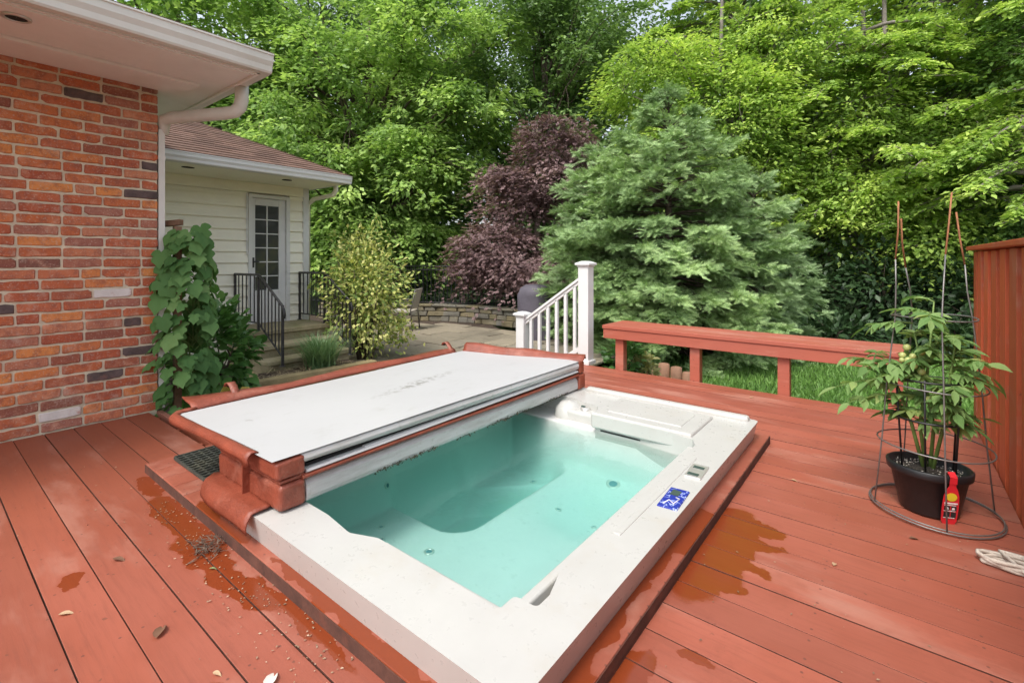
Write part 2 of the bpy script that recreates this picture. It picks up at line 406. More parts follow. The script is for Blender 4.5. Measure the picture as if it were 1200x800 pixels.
def water_mat():
    m, nt, out = new_mat('water'); t = NT(nt)
    n = t.noise(t.pos(), 6, 3, .5)
    fr = t.n('ShaderNodeFresnel'); fr.inputs[0].default_value = 1.33; nb = t.bump(n, .30, .02); t.l(nb, fr.inputs['Normal'])
    tr = t.n('ShaderNodeBsdfTransparent'); gl = t.n('ShaderNodeBsdfGlossy'); gl.inputs['Roughness'].default_value = .03; t.l(nb, gl.inputs['Normal'])
    mx = t.n('ShaderNodeMixShader'); t.l(fr.outputs[0], mx.inputs[0]); t.l(tr.outputs[0], mx.inputs[1]); t.l(gl.outputs[0], mx.inputs[2])
    t.l(mx.outputs[0], out.inputs['Surface'])
    va = t.n('ShaderNodeVolumeAbsorption'); va.inputs['Color'].default_value = (.26, .92, .84, 1); va.inputs['Density'].default_value = 1.25
    vs = t.n('ShaderNodeVolumeScatter'); vs.inputs['Color'].default_value = (.62, .98, .93, 1); vs.inputs['Density'].default_value = .45; vs.inputs['Anisotropy'].default_value = .2
    ad = t.n('ShaderNodeAddShader'); t.l(va.outputs[0], ad.inputs[0]); t.l(vs.outputs[0], ad.inputs[1])
    t.l(ad.outputs[0], out.inputs['Volume'])
    return m
M['water'] = water_mat()

def glass_mat():
    m, nt, out = new_mat('window_glass'); t = NT(nt); n = t.noise(t.pos(), 2.0, 3, .5)
    t.bsdf(out, t.mix(n, (.035, .036, .036), (.075, .078, .075)), .06, t.bump(n, .03, .02), 0, .8); return m
M['glass'] = glass_mat()

def panel_mat():
    m, nt, out = new_mat('control_panel_print'); t = NT(nt); P = t.pos()
    n = t.noise(P, 28, 2, .5)
    w = t.math('ABSOLUTE', t.math('SUBTRACT', n, .5))
    col = t.mix(t.smooth(w, .0, .035), (.42, .50, .85), (.02, .035, .30))
    t.bsdf(out, col, .25); return m
M['panel'] = panel_mat()
M['lcd'] = plain('display_glass', (.06, .09, .08), .15)
M['label_red'] = plain('label_red', (.62, .02, .03), .4)
M['label_yel'] = plain('label_yellow', (.70, .55, .03), .4)
M['label_white'] = plain('label_white', (.75, .72, .70), .5)
M['mesh_chair'] = worn('chair_mesh', (.42, .38, .32), .1, .7, 10, .2, .002)
M['chair_metal'] = worn('chair_metal', (.12, .11, .10), .2, .4, 10, .1, .002, metal=.5)
M['tarp'] = worn('grill_tarp', (.085, .075, .095), .25, .6, 4, .4, .01)
M['moss'] = worn('mould', (.09, .075, .05), .5, .95, 40, .8, .004)

L = {}
L['maple'] = leafmat('maple_leaves', [(.075, .155, .022), (.15, .27, .036), (.26, .40, .055), (.42, .54, .10)], .40, hue_noise=0.6, gain=1.42, nsc=.9)
L['backdark'] = leafmat('far_leaves', [(.04,.10,.02),(.07,.15,.026),(.11,.21,.04)], .3, hue_noise=0.5, gain=1.5, nsc=.9)
L['backmid'] = leafmat('far_bright_leaves', [(.045, .10, .02), (.10, .19, .035), (.19, .29, .06)], .35, hue_noise=0.55, gain=1.5, nsc=.9)
L['hemlock'] = leafmat('yellow_green_sprays', [(0.1, 0.19, 0.018), (0.18, 0.3, 0.022), (0.3, 0.42, 0.03), (0.44, 0.52, 0.05)], .42, hue_noise=0.5, gain=1.5, nsc=.9)
L['right_dark'] = leafmat('mid_green_sprays', [(0.06, 0.13, 0.018), (0.1, 0.2, 0.024), (0.16, 0.28, 0.03)], .35, hue_noise=0.5, gain=1.6, nsc=.9)
L['purple'] = leafmat('purple_leaves', [(.070, .036, .038), (.135, .072, .075), (.235, .135, .138), (.34, .23, .215)], .25, hue_noise=0.4, gain=1.25, nsc=.9)
L['spruce'] = leafmat('spruce_needles', [(.080, .155, .045), (.16, .28, .080), (.27, .42, .12), (.42, .57, .17)], .18, .55, hue_noise=0.4, gain=1.25, nsc=.9)
L['arbor'] = leafmat('pale_needles', [(.14, .24, .08), (.23, .36, .13), (.34, .48, .18)], .2, .55, hue_noise=0.4, gain=1.2, nsc=.9)
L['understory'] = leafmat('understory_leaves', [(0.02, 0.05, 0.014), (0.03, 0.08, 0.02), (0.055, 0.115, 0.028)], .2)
L['varieg'] = leafmat('variegated_leaves', [(.11, .22, .025), (.25, .36, .04), (.52, .54, .075), (.80, .75, .22)], .3, hue_noise=.15)
L['hyd'] = leafmat('glossy_leaves', [(.05, .17, .02), (.09, .26, .03), (.16, .36, .05)], .3, .35, spec=.5)
L['vine'] = leafmat('vine_leaves', [(.035, .12, .02), (.07, .20, .034), (.12, .29, .055), (.24, .42, .10)], .32, .62, spec=.18)
L['tomato'] = leafmat('tomato_leaves', [(.09, .21, .035), (.15, .31, .055), (.24, .40, .09), (.42, .46, .06)], .38, .6, spec=.18)
L['tuft'] = leafmat('grass_tuft', [(.12, .26, .08), (.20, .36, .13), (.30, .44, .19)], .3)
L['grass'] = leafmat('lawn_blades', [(.05, .13, .012), (.09, .21, .018), (.14, .28, .03)], .35, gain=1.5)
L['yellowleaf'] = leafmat('yellow_leaf', [(.75, .50, .02), (.85, .62, .03)], .3)
L['dead'] = leafmat('dead_leaf', [(.50, .30, .13), (.62, .42, .22)], .2, .7)
L['bleached'] = leafmat('bleached_leaf', [(.70, .62, .54), (.80, .74, .66)], .15, .6)
L['browned'] = leafmat('browned_leaf', [(.16, .07, .035), (.24, .11, .05)], .15, .8)
L['fresh'] = leafmat('fresh_leaf', [(.25, .33, .10), (.32, .40, .14)], .3, .6)

# ------------------------------------------------------------------ ground, patio
mb = MB(); g = 240
mb.add([(-g, -g, -.5), (g, -g, -.5), (g, g, -.5), (-g, g, -.5)], [(0, 1, 2, 3)])
tag(mb.build('lawn', M['lawn']), kind='structure')

mb = MB()
bedpoly = [(-9.2, 1.2), (-4.5, 1.2), (-3.3, 1.5), (-3.0, 3.4), (-2.9, 5.0), (-5.0, 6.8), (-7.2, 8.2), (-9.2, 7.6), (-12, 6.5), (-12, 3.0)]
mb.prism(bedpoly, -.6, -.305)
tag(mb.build('soil_bed', M['mulch']), kind='structure')

# flagstones: irregular slabs laid in wavering rows
mb = MB()
y = 2.6; rowi = 0
def patio_in(x, yy):
    if x < -9.0 or x > -3.0: return False
    if x < -5.85 and yy < 4.1: return False
    if x < -6.5 and yy < 4.6: return False
    return yy > 2.7 - 0 * x and yy < 7.75 + min(0, (x + 6.5) * .28)
while y < 8.2:
    h = random.uniform(.32, .62); x = -9.4
    while x < -2.9:
        w = random.uniform(.4, .95)
        cx, cy = x + w / 2, y + h / 2
        if patio_in(cx, cy):
            j = lambda: random.uniform(-.035, .035)
            zz = -.285 + random.uniform(-.006, .006)
            bt = [(x + .015 + j(), y + .015 + j()), (x + w - .015 + j(), y + .015 + j()), (x + w - .015 + j(), y + h - .015 + j()), (x + .015 + j(), y + h - .015 + j())]
            mb.hexa([(p[0], p[1], -.33) for p in bt], [(p[0], p[1], zz) for p in bt])
        x += w
    y += h; rowi += 1
tag(mb.build('patio', M['flag'], bevel=.008, seg=1), kind='structure')

# ------------------------------------------------------------------ deck
PITCH = .143; Y0 = 1.302; BW = .1388
mb = MB()
def board(mb, x0, x1, yc, w=BW, z=0.0, t=.028):
    h = w / 2; c = .0014
    dz = random.uniform(-.0015, .0015)
    prof = [(-h, -t), (-h, -c), (-h + c, -.0008), (-.02, -.0016), (.02, -.0016), (h - c, -.0008), (h, -c), (h, -t)]
    vs = []; e = random.uniform(-.003, .003)
    nseg = max(1, int((x1 - x0) / .8))
    for i in range(nseg + 1):
        xx = x0 + (x1 - x0) * i / nseg
        wob = random.uniform(-.0012, .0012)
        vs += [(xx, yc + wob + a, z + b + dz) for a, b in prof]
    n = len(prof); fs = []; es = []
    for i in range(nseg):
        for k in range(n):
            a = i * n + k; b2 = i * n + (k + 1) % n
            (es if k in (0, 6) else fs).append((a, b2, b2 + n, a + n))
    fs.append(tuple(range(n))); fs.append(tuple(reversed(range(len(vs) - n, len(vs)))))
    b0 = len(mb.v); mb.add(vs, fs)
    for f in es: mb.f.append(tuple(q + b0 for q in f)); mb.mi.append(1); mb.sm.append(False)
rows = []
for k in range(-22, 24):
    y = Y0 + PITCH * (k + .5)
    if y > 4.58: break
    segs = []
    if y < .83: segs = [(-4.372, .428)]
    elif y < 3.33: segs = [((-4.372 if y < 1.17 else -3.32), -3.10), (-.70, .428)]
    elif y < 3.45: segs = [(-3.32, .428)]
    else: segs = [(-2.76, .428)]
    for (a, b) in segs:
        if b - a > 3.5 and random.random() < .3:
            q = a + random.choice([1.0, 1.22, 3.3]); board(mb, a, q - .002, y); board(mb, q + .002, b, y)
        else: board(mb, a, b, y)
# rim boards and joists below
mb.box(-2.76, .428, 4.575, 4.612, -.22, -.002)
mb.box(-2.80, -2.762, 3.46, 4.612, -.22, -.004)
mb.box(-4.372, -3.33, 1.205, 1.24, -.22, -.004)
for jx in [-4.3 + .41 * i for i in range(12)]:
    mb.box(jx, jx + .038, -1.85, (.78 if -3.2 < jx < -.65 else (1.2 if jx < -3.3 else 4.57)), -.2, -.030)
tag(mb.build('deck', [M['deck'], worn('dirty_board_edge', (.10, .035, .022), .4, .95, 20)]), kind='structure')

# ------------------------------------------------------------------ brick house
house = empty('brick_house', (-4.38, 0, 0), 'red brick house wall with wide white soffit and gutter beside the deck', 'house')
XW, YC, ZS = -4.38, 1.215, 2.43
mb = MB()
crs = .0722; yy0 = -2.6
def brickbox(mb, ya, yb, za, zb, mi):
    d = random.uniform(-.004, .005); xf = XW + d; xb = XW - .03
    j = lambda q=.0035: random.uniform(-q, q)
    tilt = random.uniform(-.004, .004); w = yb - ya; out = []
    nl = max(3, int(w / .035))
    cut = [random.random() < .10 for _ in range(4)]; r = [random.uniform(.004, .009) + (.014 if c else 0) for c in cut]
    for k in range(nl + 1):
        f = k / nl; out.append((ya + w * f, za + tilt * (f - .5)))
    for k in range(nl + 1):
        f = 1 - k / nl; out.append((ya + w * f, zb + tilt * (f - .5)))
    cor = {0: (1, 1, 0), nl: (-1, 1, 1), nl + 1: (-1, -1, 2), 2 * nl + 1: (1, -1, 3)}; pts = []
    for k, (y, z) in enumerate(out):
        if k in cor:
            sy, sz, ci = cor[k]; a = (y + sy * r[ci] + j(.001), z + j(.0015)); b2 = (y + j(.0015), z + sz * r[ci] * .7 + j(.001))
            pts += ([b2, a] if ci in (0, 2) else [a, b2])
        else: pts.append((y + j(.004), z + j(.0032)))
    n = len(pts); cy, cz = (ya + yb) / 2, (za + zb) / 2; c = .004
    back = [(xb, p[0], p[1]) for p in pts]; mid = [(xf - .006, p[0], p[1]) for p in pts]
    front = [(xf + j(.0012), p[0] + (c if p[0] < cy else -c), p[1] + (c if p[1] < cz else -c)) for p in pts]
    fs = []
    for L0 in (0, n):
        for k in range(n): fs.append((L0 + k, L0 + (k + 1) % n, L0 + n + (k + 1) % n, L0 + n + k))
    fs.append(tuple(range(2 * n, 3 * n))); mb.add(back + mid + front, fs, mi)
WHITE = {(22, 1): 1, (20, 3): 1}
for r in range(34):
    za, zb = r * crs + .005, (r + 1) * crs - .009
    y = YC; first = True; i = 0
    while y > yy0:
        ln = .205
        if first and r % 2: ln = .100
        elif random.random() < .14: ln = random.choice([.095, .15, .10])
        ln += random.uniform(-.008, .008); first = False
        mi = 0; q = random.random()
        if q < .012: mi = 1
        elif q < .045: mi = 2
        brickbox(mb, y - ln, y, za, zb, mi)
        y -= ln + .0125; i += 1
mb.build('brick_wall', [M['brick'], M['whitebrick'], M['darkbrick']], house, recalc=True)
mb = MB(); mb.box(XW - .25, XW - .009, yy0, YC - .004, -.3, ZS + .1); mb.build('mortar', M['mortar'], house)
# soffit, frieze step, fascia, gutter
XF, YE = -3.47, 1.56
mb = MB()
mb.box(-8.0, XF, yy0, YE, ZS + .012, ZS + .03)
mb.box(XW + .002, XW + .34, yy0, YC + .16, ZS - .012, ZS + .0115)     # stepped board nearest the wall
mb.build('soffit', M['soffit'], house, bevel=.004)
mb = MB(); mb.box(XF - .02, XF, yy0, YE - .001, ZS - .004, ZS + .13); mb.box(-8.0, XF, YE - .02, YE, ZS - .003, ZS + .129)
mb.box(XF - .035, XF - .022, yy0, YE - .03, ZS - .012, ZS + .011)
mb.build('fascia', M['soffit'], house)
mb = MB()
gp = [(0, 0), (.055, -.0), (.065, .012), (.070, .045), (.085, .075), (.088, .115), (.096, .118), (.096, .128), (.08, .128), (.078, .09), (.0, .09)]
n = len(gp)
a = [(XF + .003 + p[0], yy0, ZS + .002 + p[1]) for p in gp]; bb = [(XF + .003 + p[0], YE + .05, ZS + .002 + p[1]) for p in gp]
mb.add(a + bb, [(k, (k + 1) % n, n + (k + 1) % n, n + k) for k in range(n)] + [tuple(range(n)), tuple(reversed(range(n, 2 * n)))])
mb.build('gutter', M['gutter'], house)
mb = MB()   # end gutter along the short eave
a = [(-8.0, YE + .002 + p[0], ZS + .004 + p[1]) for p in gp]; bb = [(XF - .002, YE + .002 + p[0], ZS + .004 + p[1]) for p in gp]
mb.add(a + bb, [(k, (k + 1) % n, n + (k + 1) % n, n + k) for k in range(n)] + [tuple(range(n)), tuple(reversed(range(n, 2 * n)))])
mb.build('gutter', M['gutter'], house)
# hip roof with shingle courses
def shingle_plane(mb, o, ex, up, nx_len, rows, width_fn, sw=.16, ch=.14):
    """o: lower corner; ex: along the eave; up: up the slope; width_fn(v)->(u0,u1)"""
    o = Vector(o); ex = Vector(ex).normalized(); up = Vector(up).normalized(); nrm = ex.cross(up).normalized()
    if nrm.z < 0: nrm = -nrm
    for r in range(rows):
        v0 = r * ch; u0, u1 = width_fn(v0); u0b, u1b = width_fn(v0 + ch)
        u = u0 - (sw * .5 if r % 2 else 0)
        while u < u1:
            w = sw * random.uniform(.6, 1.5)
            a, b2 = max(u, u0), min(u + w, u1)
            if b2 - a > .01:
                c, d = min(max(u, u0b), u1b), max(min(u + w, u1b), u0b)
                t0 = .012 + random.uniform(0, .004)
                p = [o + ex * a + up * v0 + nrm * t0, o + ex * b2 + up * v0 + nrm * t0, o + ex * d + up * (v0 + ch + .01) + nrm * .003, o + ex * c + up * (v0 + ch + .01) + nrm * .003]
                q = [o + ex * a + up * v0, o + ex * b2 + up * v0]
                mb.add(p + q, [(0, 1, 2, 3), (4, 5, 1, 0)])
            u += w
mb = MB()
sl = .40; su = Vector((-1, 0, sl)).normalized()
ln_e = YE + .06 - yy0
shingle_plane(mb, (XF + .06, yy0, ZS + .135), (0, 1, 0), (-1, 0, sl), ln_e, 22, lambda v: (0, ln_e - v * su.x * -1))
mb.add([(XF + .05, yy0, ZS + .128), (XF + .05, YE + .05, ZS + .128), (XF - 3.0, YE - 3.0, ZS + .128 + 3.05 * sl), (XF - 3.0, yy0, ZS + .128 + 3.05 * sl), (-8, YE + .05, ZS + .128), (-8, YE - 3, ZS + .128 + 3.05 * sl)],
       [(0, 1, 2, 3), (1, 4, 5, 2)])
mb.build('roof', M['shingle'], house, recalc=False)
# recessed oval soffit light
mb = MB(); c = (-3.70, .39, ZS + .010)
mb.lathe(c, [(.062, .0), (.060, -.008), (.048, -.010), (.045, -.002)], 28)
lt = mb.build('soffit_light', M['chrome'], house)
mb = MB(); mb.lathe(c, [(.045, -.003), (.02, -.001), (.001, -.001)], 24); mb.build('lens', M['dark'], lt)
# downspout from the end gutter to the corner and down
mb = MB()
pts = [(-3.86, 1.60, ZS + .02), (-3.86, 1.60, ZS - .09), (-3.868, 1.59, ZS - .145), (-3.90, 1.57, ZS - .178), (-3.95, 1.53, ZS - .19), (-4.30, 1.29, ZS - .215), (-4.38, 1.262, ZS - .225), (-4.41, 1.262, ZS - .26), (-4.42, 1.262, ZS - .33)]
mb.tube(pts, [.047] * 7 + [.040, .034], 12)
mb.box(-4.458, -4.386, 1.221, 1.262, .012, ZS - .30)
ds = mb.build('downspout', M['gutter'], house)
mb = MB(); mb.box(-4.46, -4.384, 1.2185, 1.265, 1.9, 1.93); mb.build('strap', M['gutter'], ds)

# ------------------------------------------------------------------ cream siding wing
wing = empty('siding_house_wing', (-7.0, 2.5, -.3), 'cream clapboard house wing with a glazed door and brown shingled hip roof', 'house')
WX, WY1, WZ = -7.0, 3.83, 2.19
DY0, DY1, DZ0, DZ1 = 3.02, 3.50, .24, 1.99        # door opening
mb = MB(); ex = .152; z = -.28
while z < WZ - .01:
    z1 = min(z + ex, WZ)
    for (a, b2) in ((1.0, DY0 - .05), (DY1 + .055, WY1 - .0)):
        if z1 <= DZ0 - .02 or z >= DZ1 + .055:
            if a != 1.0: continue
            a, b2 = 1.0, WY1
        mb.add([(WX - .03, a, z + .008), (WX + .034, a, z), (WX + .001, a, z1 + .012), (WX - .03, a, z1 + .012), (WX - .03, b2, z + .008), (WX + .034, b2, z), (WX + .001, b2, z1 + .012), (WX - .03, b2, z1 + .012)],
               [(0, 1, 2, 3), (7, 6, 5, 4), (0, 4, 5, 1), (1, 5, 6, 2), (2, 6, 7, 3), (3, 7, 4, 0)])
    z = z1
mb.build('siding', M['siding'], wing)
mb = MB(); mb.box(-11, WX - .031, 1.0, WY1 - .02, -.5, WZ); mb.build('wall', M['siding'], wing)
mb = MB(); mb.box(WX - .02, WX + .048, WY1 - .075, WY1 + .012, -.05, WZ); mb.box(WX - .12, WX - .021, WY1 - .018, WY1 + .010, -.05, WZ); mb.build('corner_board', M['white_paint'], wing, bevel=.003)
# door
dr = MB()
dr.box(WX - .028, WX + .046, DY0 - .048, DY0, DZ0 - .02, DZ1 + .05); dr.box(WX - .028, WX + .046, DY1, DY1 + .052, DZ0 - .02, DZ1 + .05); dr.box(WX - .028, WX + .045, DY0 + .0005, DY1 - .0005, DZ1, DZ1 + .049)
dr.box(WX - .028, WX + .055, DY0 - .03, DY1 + .03, DZ0 - .045, DZ0 - .021)
frame = dr.build('door_frame', M['white_paint'], wing, bevel=.003)
# leaf: stiles and rails round the glazed field
gy0, gy1, gz0, gz1 = DY0 + .055, DY1 - .095, DZ0 + .46, DZ1 - .10
dl = MB()
dl.box(WX - .026, WX + .008, DY0 + .002, gy0, DZ0, DZ1 - .002); dl.box(WX - .026, WX + .008, gy1, DY1 - .002, DZ0, DZ1 - .002)
dl.box(WX - .026, WX + .007, gy0 + .0005, gy1 - .0005, DZ0, gz0); dl.box(WX - .026, WX + .007, gy0 + .0005, gy1 - .0005, gz1, DZ1 - .002)
door = dl.build('door', M['white_paint'], wing, bevel=.003)
mt = MB(); ym = (gy0 + gy1) / 2
mt.box(WX - .010, WX + .004, ym - .007, ym + .007, gz0, gz1)
for i in range(1, 6):
    zz = gz0 + (gz1 - gz0) * i / 6; mt.box(WX - .009, WX + .003, gy0, gy1, zz - .007, zz + .007)
mt.build('muntins', M['white_paint'], door)
p = MB(); p.box(WX - .020, WX - .012, gy0, gy1, gz0, gz1); p.build('pane', M['glass'], door)
h = MB(); h.box(WX + .0085, WX + .018, DY0 + .018, DY0 + .04, DZ0 + .78, DZ0 + .92); h.tube([(WX + .014, DY0 + .03, DZ0 + .86), (WX + .05, DY0 + .03, DZ0 + .86), (WX + .052, DY0 + .09, DZ0 + .86)], .009, 8); h.build('handle', M['black_iron'], door)
hp = MB(); hp.box(WX + .036, WX + .042, DY0 - .075, DY0 - .06, 1.2, DZ1 + .05); hp.build('trim', M['white_paint'], frame)
# eaves and roof
EX, EY = -6.08, 3.66
mb = MB(); mb.box(-11.5, EX, 1.0, EY + .25, WZ + .001, WZ + .018); mb.build('soffit', M['siding'], wing)
mb = MB(); mb.box(WX + .035, WX + .045, 1.0, WY1 - .076, WZ - .13, WZ); mb.build('frieze', M['siding'], wing)
EYY = EY + .25
mb = MB(); mb.box(EX - .02, EX, 1.0, EYY, WZ - .004, WZ + .10); mb.box(-11.5, EX - .021, EYY - .02, EYY, WZ - .003, WZ + .10); mb.build('fascia', M['white_paint'], wing)
mb = MB()
a = [(EX + .003 + q[0] * .9, 1.0, WZ - .002 + q[1] * .85) for q in gp]; bb = [(EX + .003 + q[0] * .9, EYY + .05, WZ - .002 + q[1] * .85) for q in gp]
mb.add(a + bb, [(k, (k + 1) % n, n + (k + 1) % n, n + k) for k in range(n)] + [tuple(range(n)), tuple(reversed(range(n, 2 * n)))])
mb.build('gutter', M['white_paint'], wing)
for vy in (2.05, 3.2):
    mb = MB(); mb.lathe((-6.35, vy, WZ - .001), [(.05, .0), (.05, -.004), (.001, -.004)], 16, sy=1.3); mb.build('vent', M['dark'], wing)
mb = MB(); sl2 = .42; su2 = Vector((-1, 0, sl2)).normalized(); le = EYY + .05 - 1.0
shingle_plane(mb, (EX + .06, 1.0, WZ + .11), (0, 1, 0), (-1, 0, sl2), le, 30, lambda v: (0, max(.02, le - v * abs(su2.x) * .62)), .2, .13)
T = 4.0
mb.add([(EX + .05, 1.0, WZ + .104), (EX + .05, EYY + .05, WZ + .104), (EX + .05 - T, EYY + .05 - T * .62, WZ + .104 + T * sl2), (EX + .05 - T, 1.0, WZ + .104 + T * sl2), (-11.5, EYY + .05, WZ + .104)],
       [(0, 1, 2, 3), (1, 4, 2)])
mb.build('roof', M['shingle'], wing, recalc=False)
mb = MB()
hv = [Vector((EX + .06, EYY + .06, WZ + .125)) + Vector((-1, -.62, sl2)) * q for q in np.linspace(0, 3.95, 24)]
for i in range(len(hv) - 1):
    a, b2 = hv[i], hv[i + 1]; s1 = Vector((0, .09, -.02)); s2 = Vector((.09, 0, -.03))
    mb.add([a + s1, a, a + s2, b2 + s1 + Vector((0, 0, .01)), b2 + Vector((0, 0, .012)), b2 + s2 + Vector((0, 0, .01))], [(0, 1, 4, 3), (1, 2, 5, 4)])
mb.build('ridge_cap', M['shingle'], wing)
mb = MB(); pts = [(-6.4, EYY + .04, WZ + .02), (-6.4, EYY + .04, WZ - .06), (-6.44, EYY + .02, WZ - .12), (-6.9, WY1 + .06, WZ - .15), (-7.05, WY1 + .05, WZ - .22), (-7.06, WY1 + .05, -.2)]
mb.tube(pts, .034, 8); mb.build('downspout', M['siding'], wing)

# ------------------------------------------------------------------ stone steps with two railings
steps = empty('stone_steps', (-6.4, 3.2, -.3), 'mossy stone steps rising to the glazed door of the cream wing', 'steps')
LZ = .237
mb = MB()
def slab(x0, x1, y0, y1, z0, z1): mb.box(x0, x1, y0, y1, z0, z1, jit=.006)
slab(-6.99, -6.22, 2.70, 3.78, LZ - .06, LZ); slab(-6.22, -5.99, 2.68, 3.80, LZ - .21, LZ - .15); slab(-6.0, -5.74, 2.66, 3.80, LZ - .36, LZ - .30)
mb.build('tread', M['step'], steps, bevel=.012)
mb = MB()
for (x0, x1, z1) in ((-6.99, -6.26, LZ - .062), (-6.26, -6.03, LZ - .212), (-6.03, -5.78, LZ - .362)):
    mb.box(x0, x1, 2.72, 3.77, -.4, z1, jit=.004)
mb.build('riser', M['step'], steps, bevel=.01)
def railing(y, label, flip):
    t = empty('iron_railing', (-6.4, y, LZ), label, 'railing', 'black iron railings of the stone steps')
    H = .70; xa, xb, xc = -6.96, -6.28, -5.66
    za, zc = LZ, LZ - .36
    for (x, zb, hh) in ((xa, LZ, H), (xb, LZ, H), (xc, zc, H + .02)):
        m = MB(); m.box(x - .013, x + .013, y - .013, y + .013, zb, zb + hh); m.lathe((x, y, zb), [(.035, .001), (.035, .008), (.0, .008)], 10); m.build('post', M['black_iron'], t)
    m = MB()
    zt = LZ + H
    m.tube([(xa - .01, y, zt), (xb, y, zt + .003), (xb + .06, y, zt - .02), (xc - .02, y, zc + H + .02), (xc + .03, y, zc + H - .03), (xc + .05, y, zc + H - .10), (xc + .035, y, zc + H - .13)], .016, 8)
    m.build('handrail', M['black_iron'], t)
    m = MB(); m.box(xa, xb, y - .008, y + .008, LZ + .09, LZ + .106)
    m.hexa([(xb, y - .008, LZ + .09), (xc, y - .008, zc + .10), (xc, y + .008, zc + .10), (xb, y + .008, LZ + .09)], [(xb, y - .008, LZ + .106), (xc, y - .008, zc + .116), (xc, y + .008, zc + .116), (xb, y + .008, LZ + .106)])
    m.build('bottom_rail', M['black_iron'], t)
    k = 0
    for i in range(1, 6):
        x = xa + (xb - xa) * i / 6
        m = MB(); m.box(x - .006, x + .006, y - .006, y + .006, LZ + .10, zt - .005); m.build('baluster', M['black_iron'], t)
    for i in range(1, 7):
        f = i / 7; x = xb + (xc - xb) * f; zz = LZ + (zc - LZ) * f
        m = MB(); m.box(x - .006, x + .006, y - .006, y + .006, zz + .10, zz + H - .005 + .01 * f); m.build('baluster', M['black_iron'], t)
railing(2.80, 'black iron step railing nearer the big-leaved vine', 0)
railing(3.70, 'black iron step railing overgrown by the yellow variegated shrub', 1)

# ------------------------------------------------------------------ hot tub and surround
sur = empty('tub_surround', (-.65, .85, 0), 'raised red plank border around the sunken hot tub', 'wood frame')
M['grime_shade_edge'] = worn('grimy_shaded_board_edge', (.085, .034, .022), .4, .9, 14, .4, .004, stain=(.17, .05, .028), stain_amt=.6)  # grime on the plank sides, with their shade painted into the same dark colour
mb = MB(); mb.box(-.695, -.6135, .823, 3.36, .012, .049); mb.box(-.690, -.6115, .8225, 3.358, -.02, .0118, 1); mb.build('plank', [M['frame'], M['grime_shade_edge']], sur, bevel=.003)
mb = MB(); mb.box(-2.46, -.698, .8215, .885, .012, .047); mb.build('plank', M['frame'], sur, bevel=.003)
mb = MB(); mb.box(-2.46, -.698, .8185, .8212, -.02, .0435); mb.build('edge_strip', M['grime_shade_edge'], sur)
mb = MB(); mb.box(-.6132, -.6105, .8225, 3.358, .0121, .0455); mb.build('edge_strip', M['grime_shade_edge'], sur)
mb = MB(); mb.box(-3.164, -2.463, .8185, .8212, -.02, .0415); mb.build('edge_strip', M['grime_shade_edge'], sur)
mb = MB()
for i in range(6):
    mb.box(-3.165 + i * .1415, -3.165 + i * .1415 + .1385, .822, 3.36, -.02, .046 + random.uniform(-.001, .001))
mb.build('platform', M['frame'], sur, bevel=.004)
mb = MB(); mb.box(-2.455, -.70, 3.28, 3.36, -.02, .044); mb.build('plank', M['frame'], sur, bevel=.004)

tub = empty('hot_tub', (-1.6, 2.0, 0), 'white acrylic hot tub full of turquoise water set into the red deck', 'hot tub')
TX0, TX1, TY0, TY1, TZ = -2.33, -.656, .845, 3.26, .158
def rounded(pts, rads, seg=6):
    out = []; n = len(pts)
    for i in range(n):
        p, a, b2 = Vector(pts[i]).to_2d(), Vector(pts[i - 1]).to_2d(), Vector(pts[(i + 1) % n]).to_2d(); r = rads[i] if isinstance(rads, (list, tuple)) else rads
        if r <= 0: out.append((p.x, p.y)); continue
        d1, d2 = (a - p).normalized(), (b2 - p).normalized()
        ang = d1.angle(d2); dist = min(r / math.tan(ang / 2), (a - p).length * .49, (b2 - p).length * .49)
        q1, q2 = p + d1 * dist, p + d2 * dist
        for k in range(seg + 1):
            u = k / seg; w = (1 - u) ** 2 * q1 + 2 * u * (1 - u) * p + u * u * q2
            out.append((w.x, w.y))
    return out
inner = [(-2.22, 1.03), (-1.72, 1.03), (-1.55, 1.01), (-1.44, 1.055), (-.965, 1.055), (-.88, 1.05), (-.88, 1.125), (-.80, 1.125), (-.80, 1.19), (-.835, 1.30), (-.835, 2.62), (-.87, 2.70), (-1.50, 2.78), (-1.56, 2.90), (-1.83, 2.98), (-2.22, 2.98)]
innr = rounded(inner, [.1, .1, .06, .05, .02, .02, .02, .02, .02, .04, .02, .02, .03, .04, .12, .1])
outer = rounded([(TX0, TY0), (TX1, TY0), (TX1, TY1), (TX0, TY1)], .035)
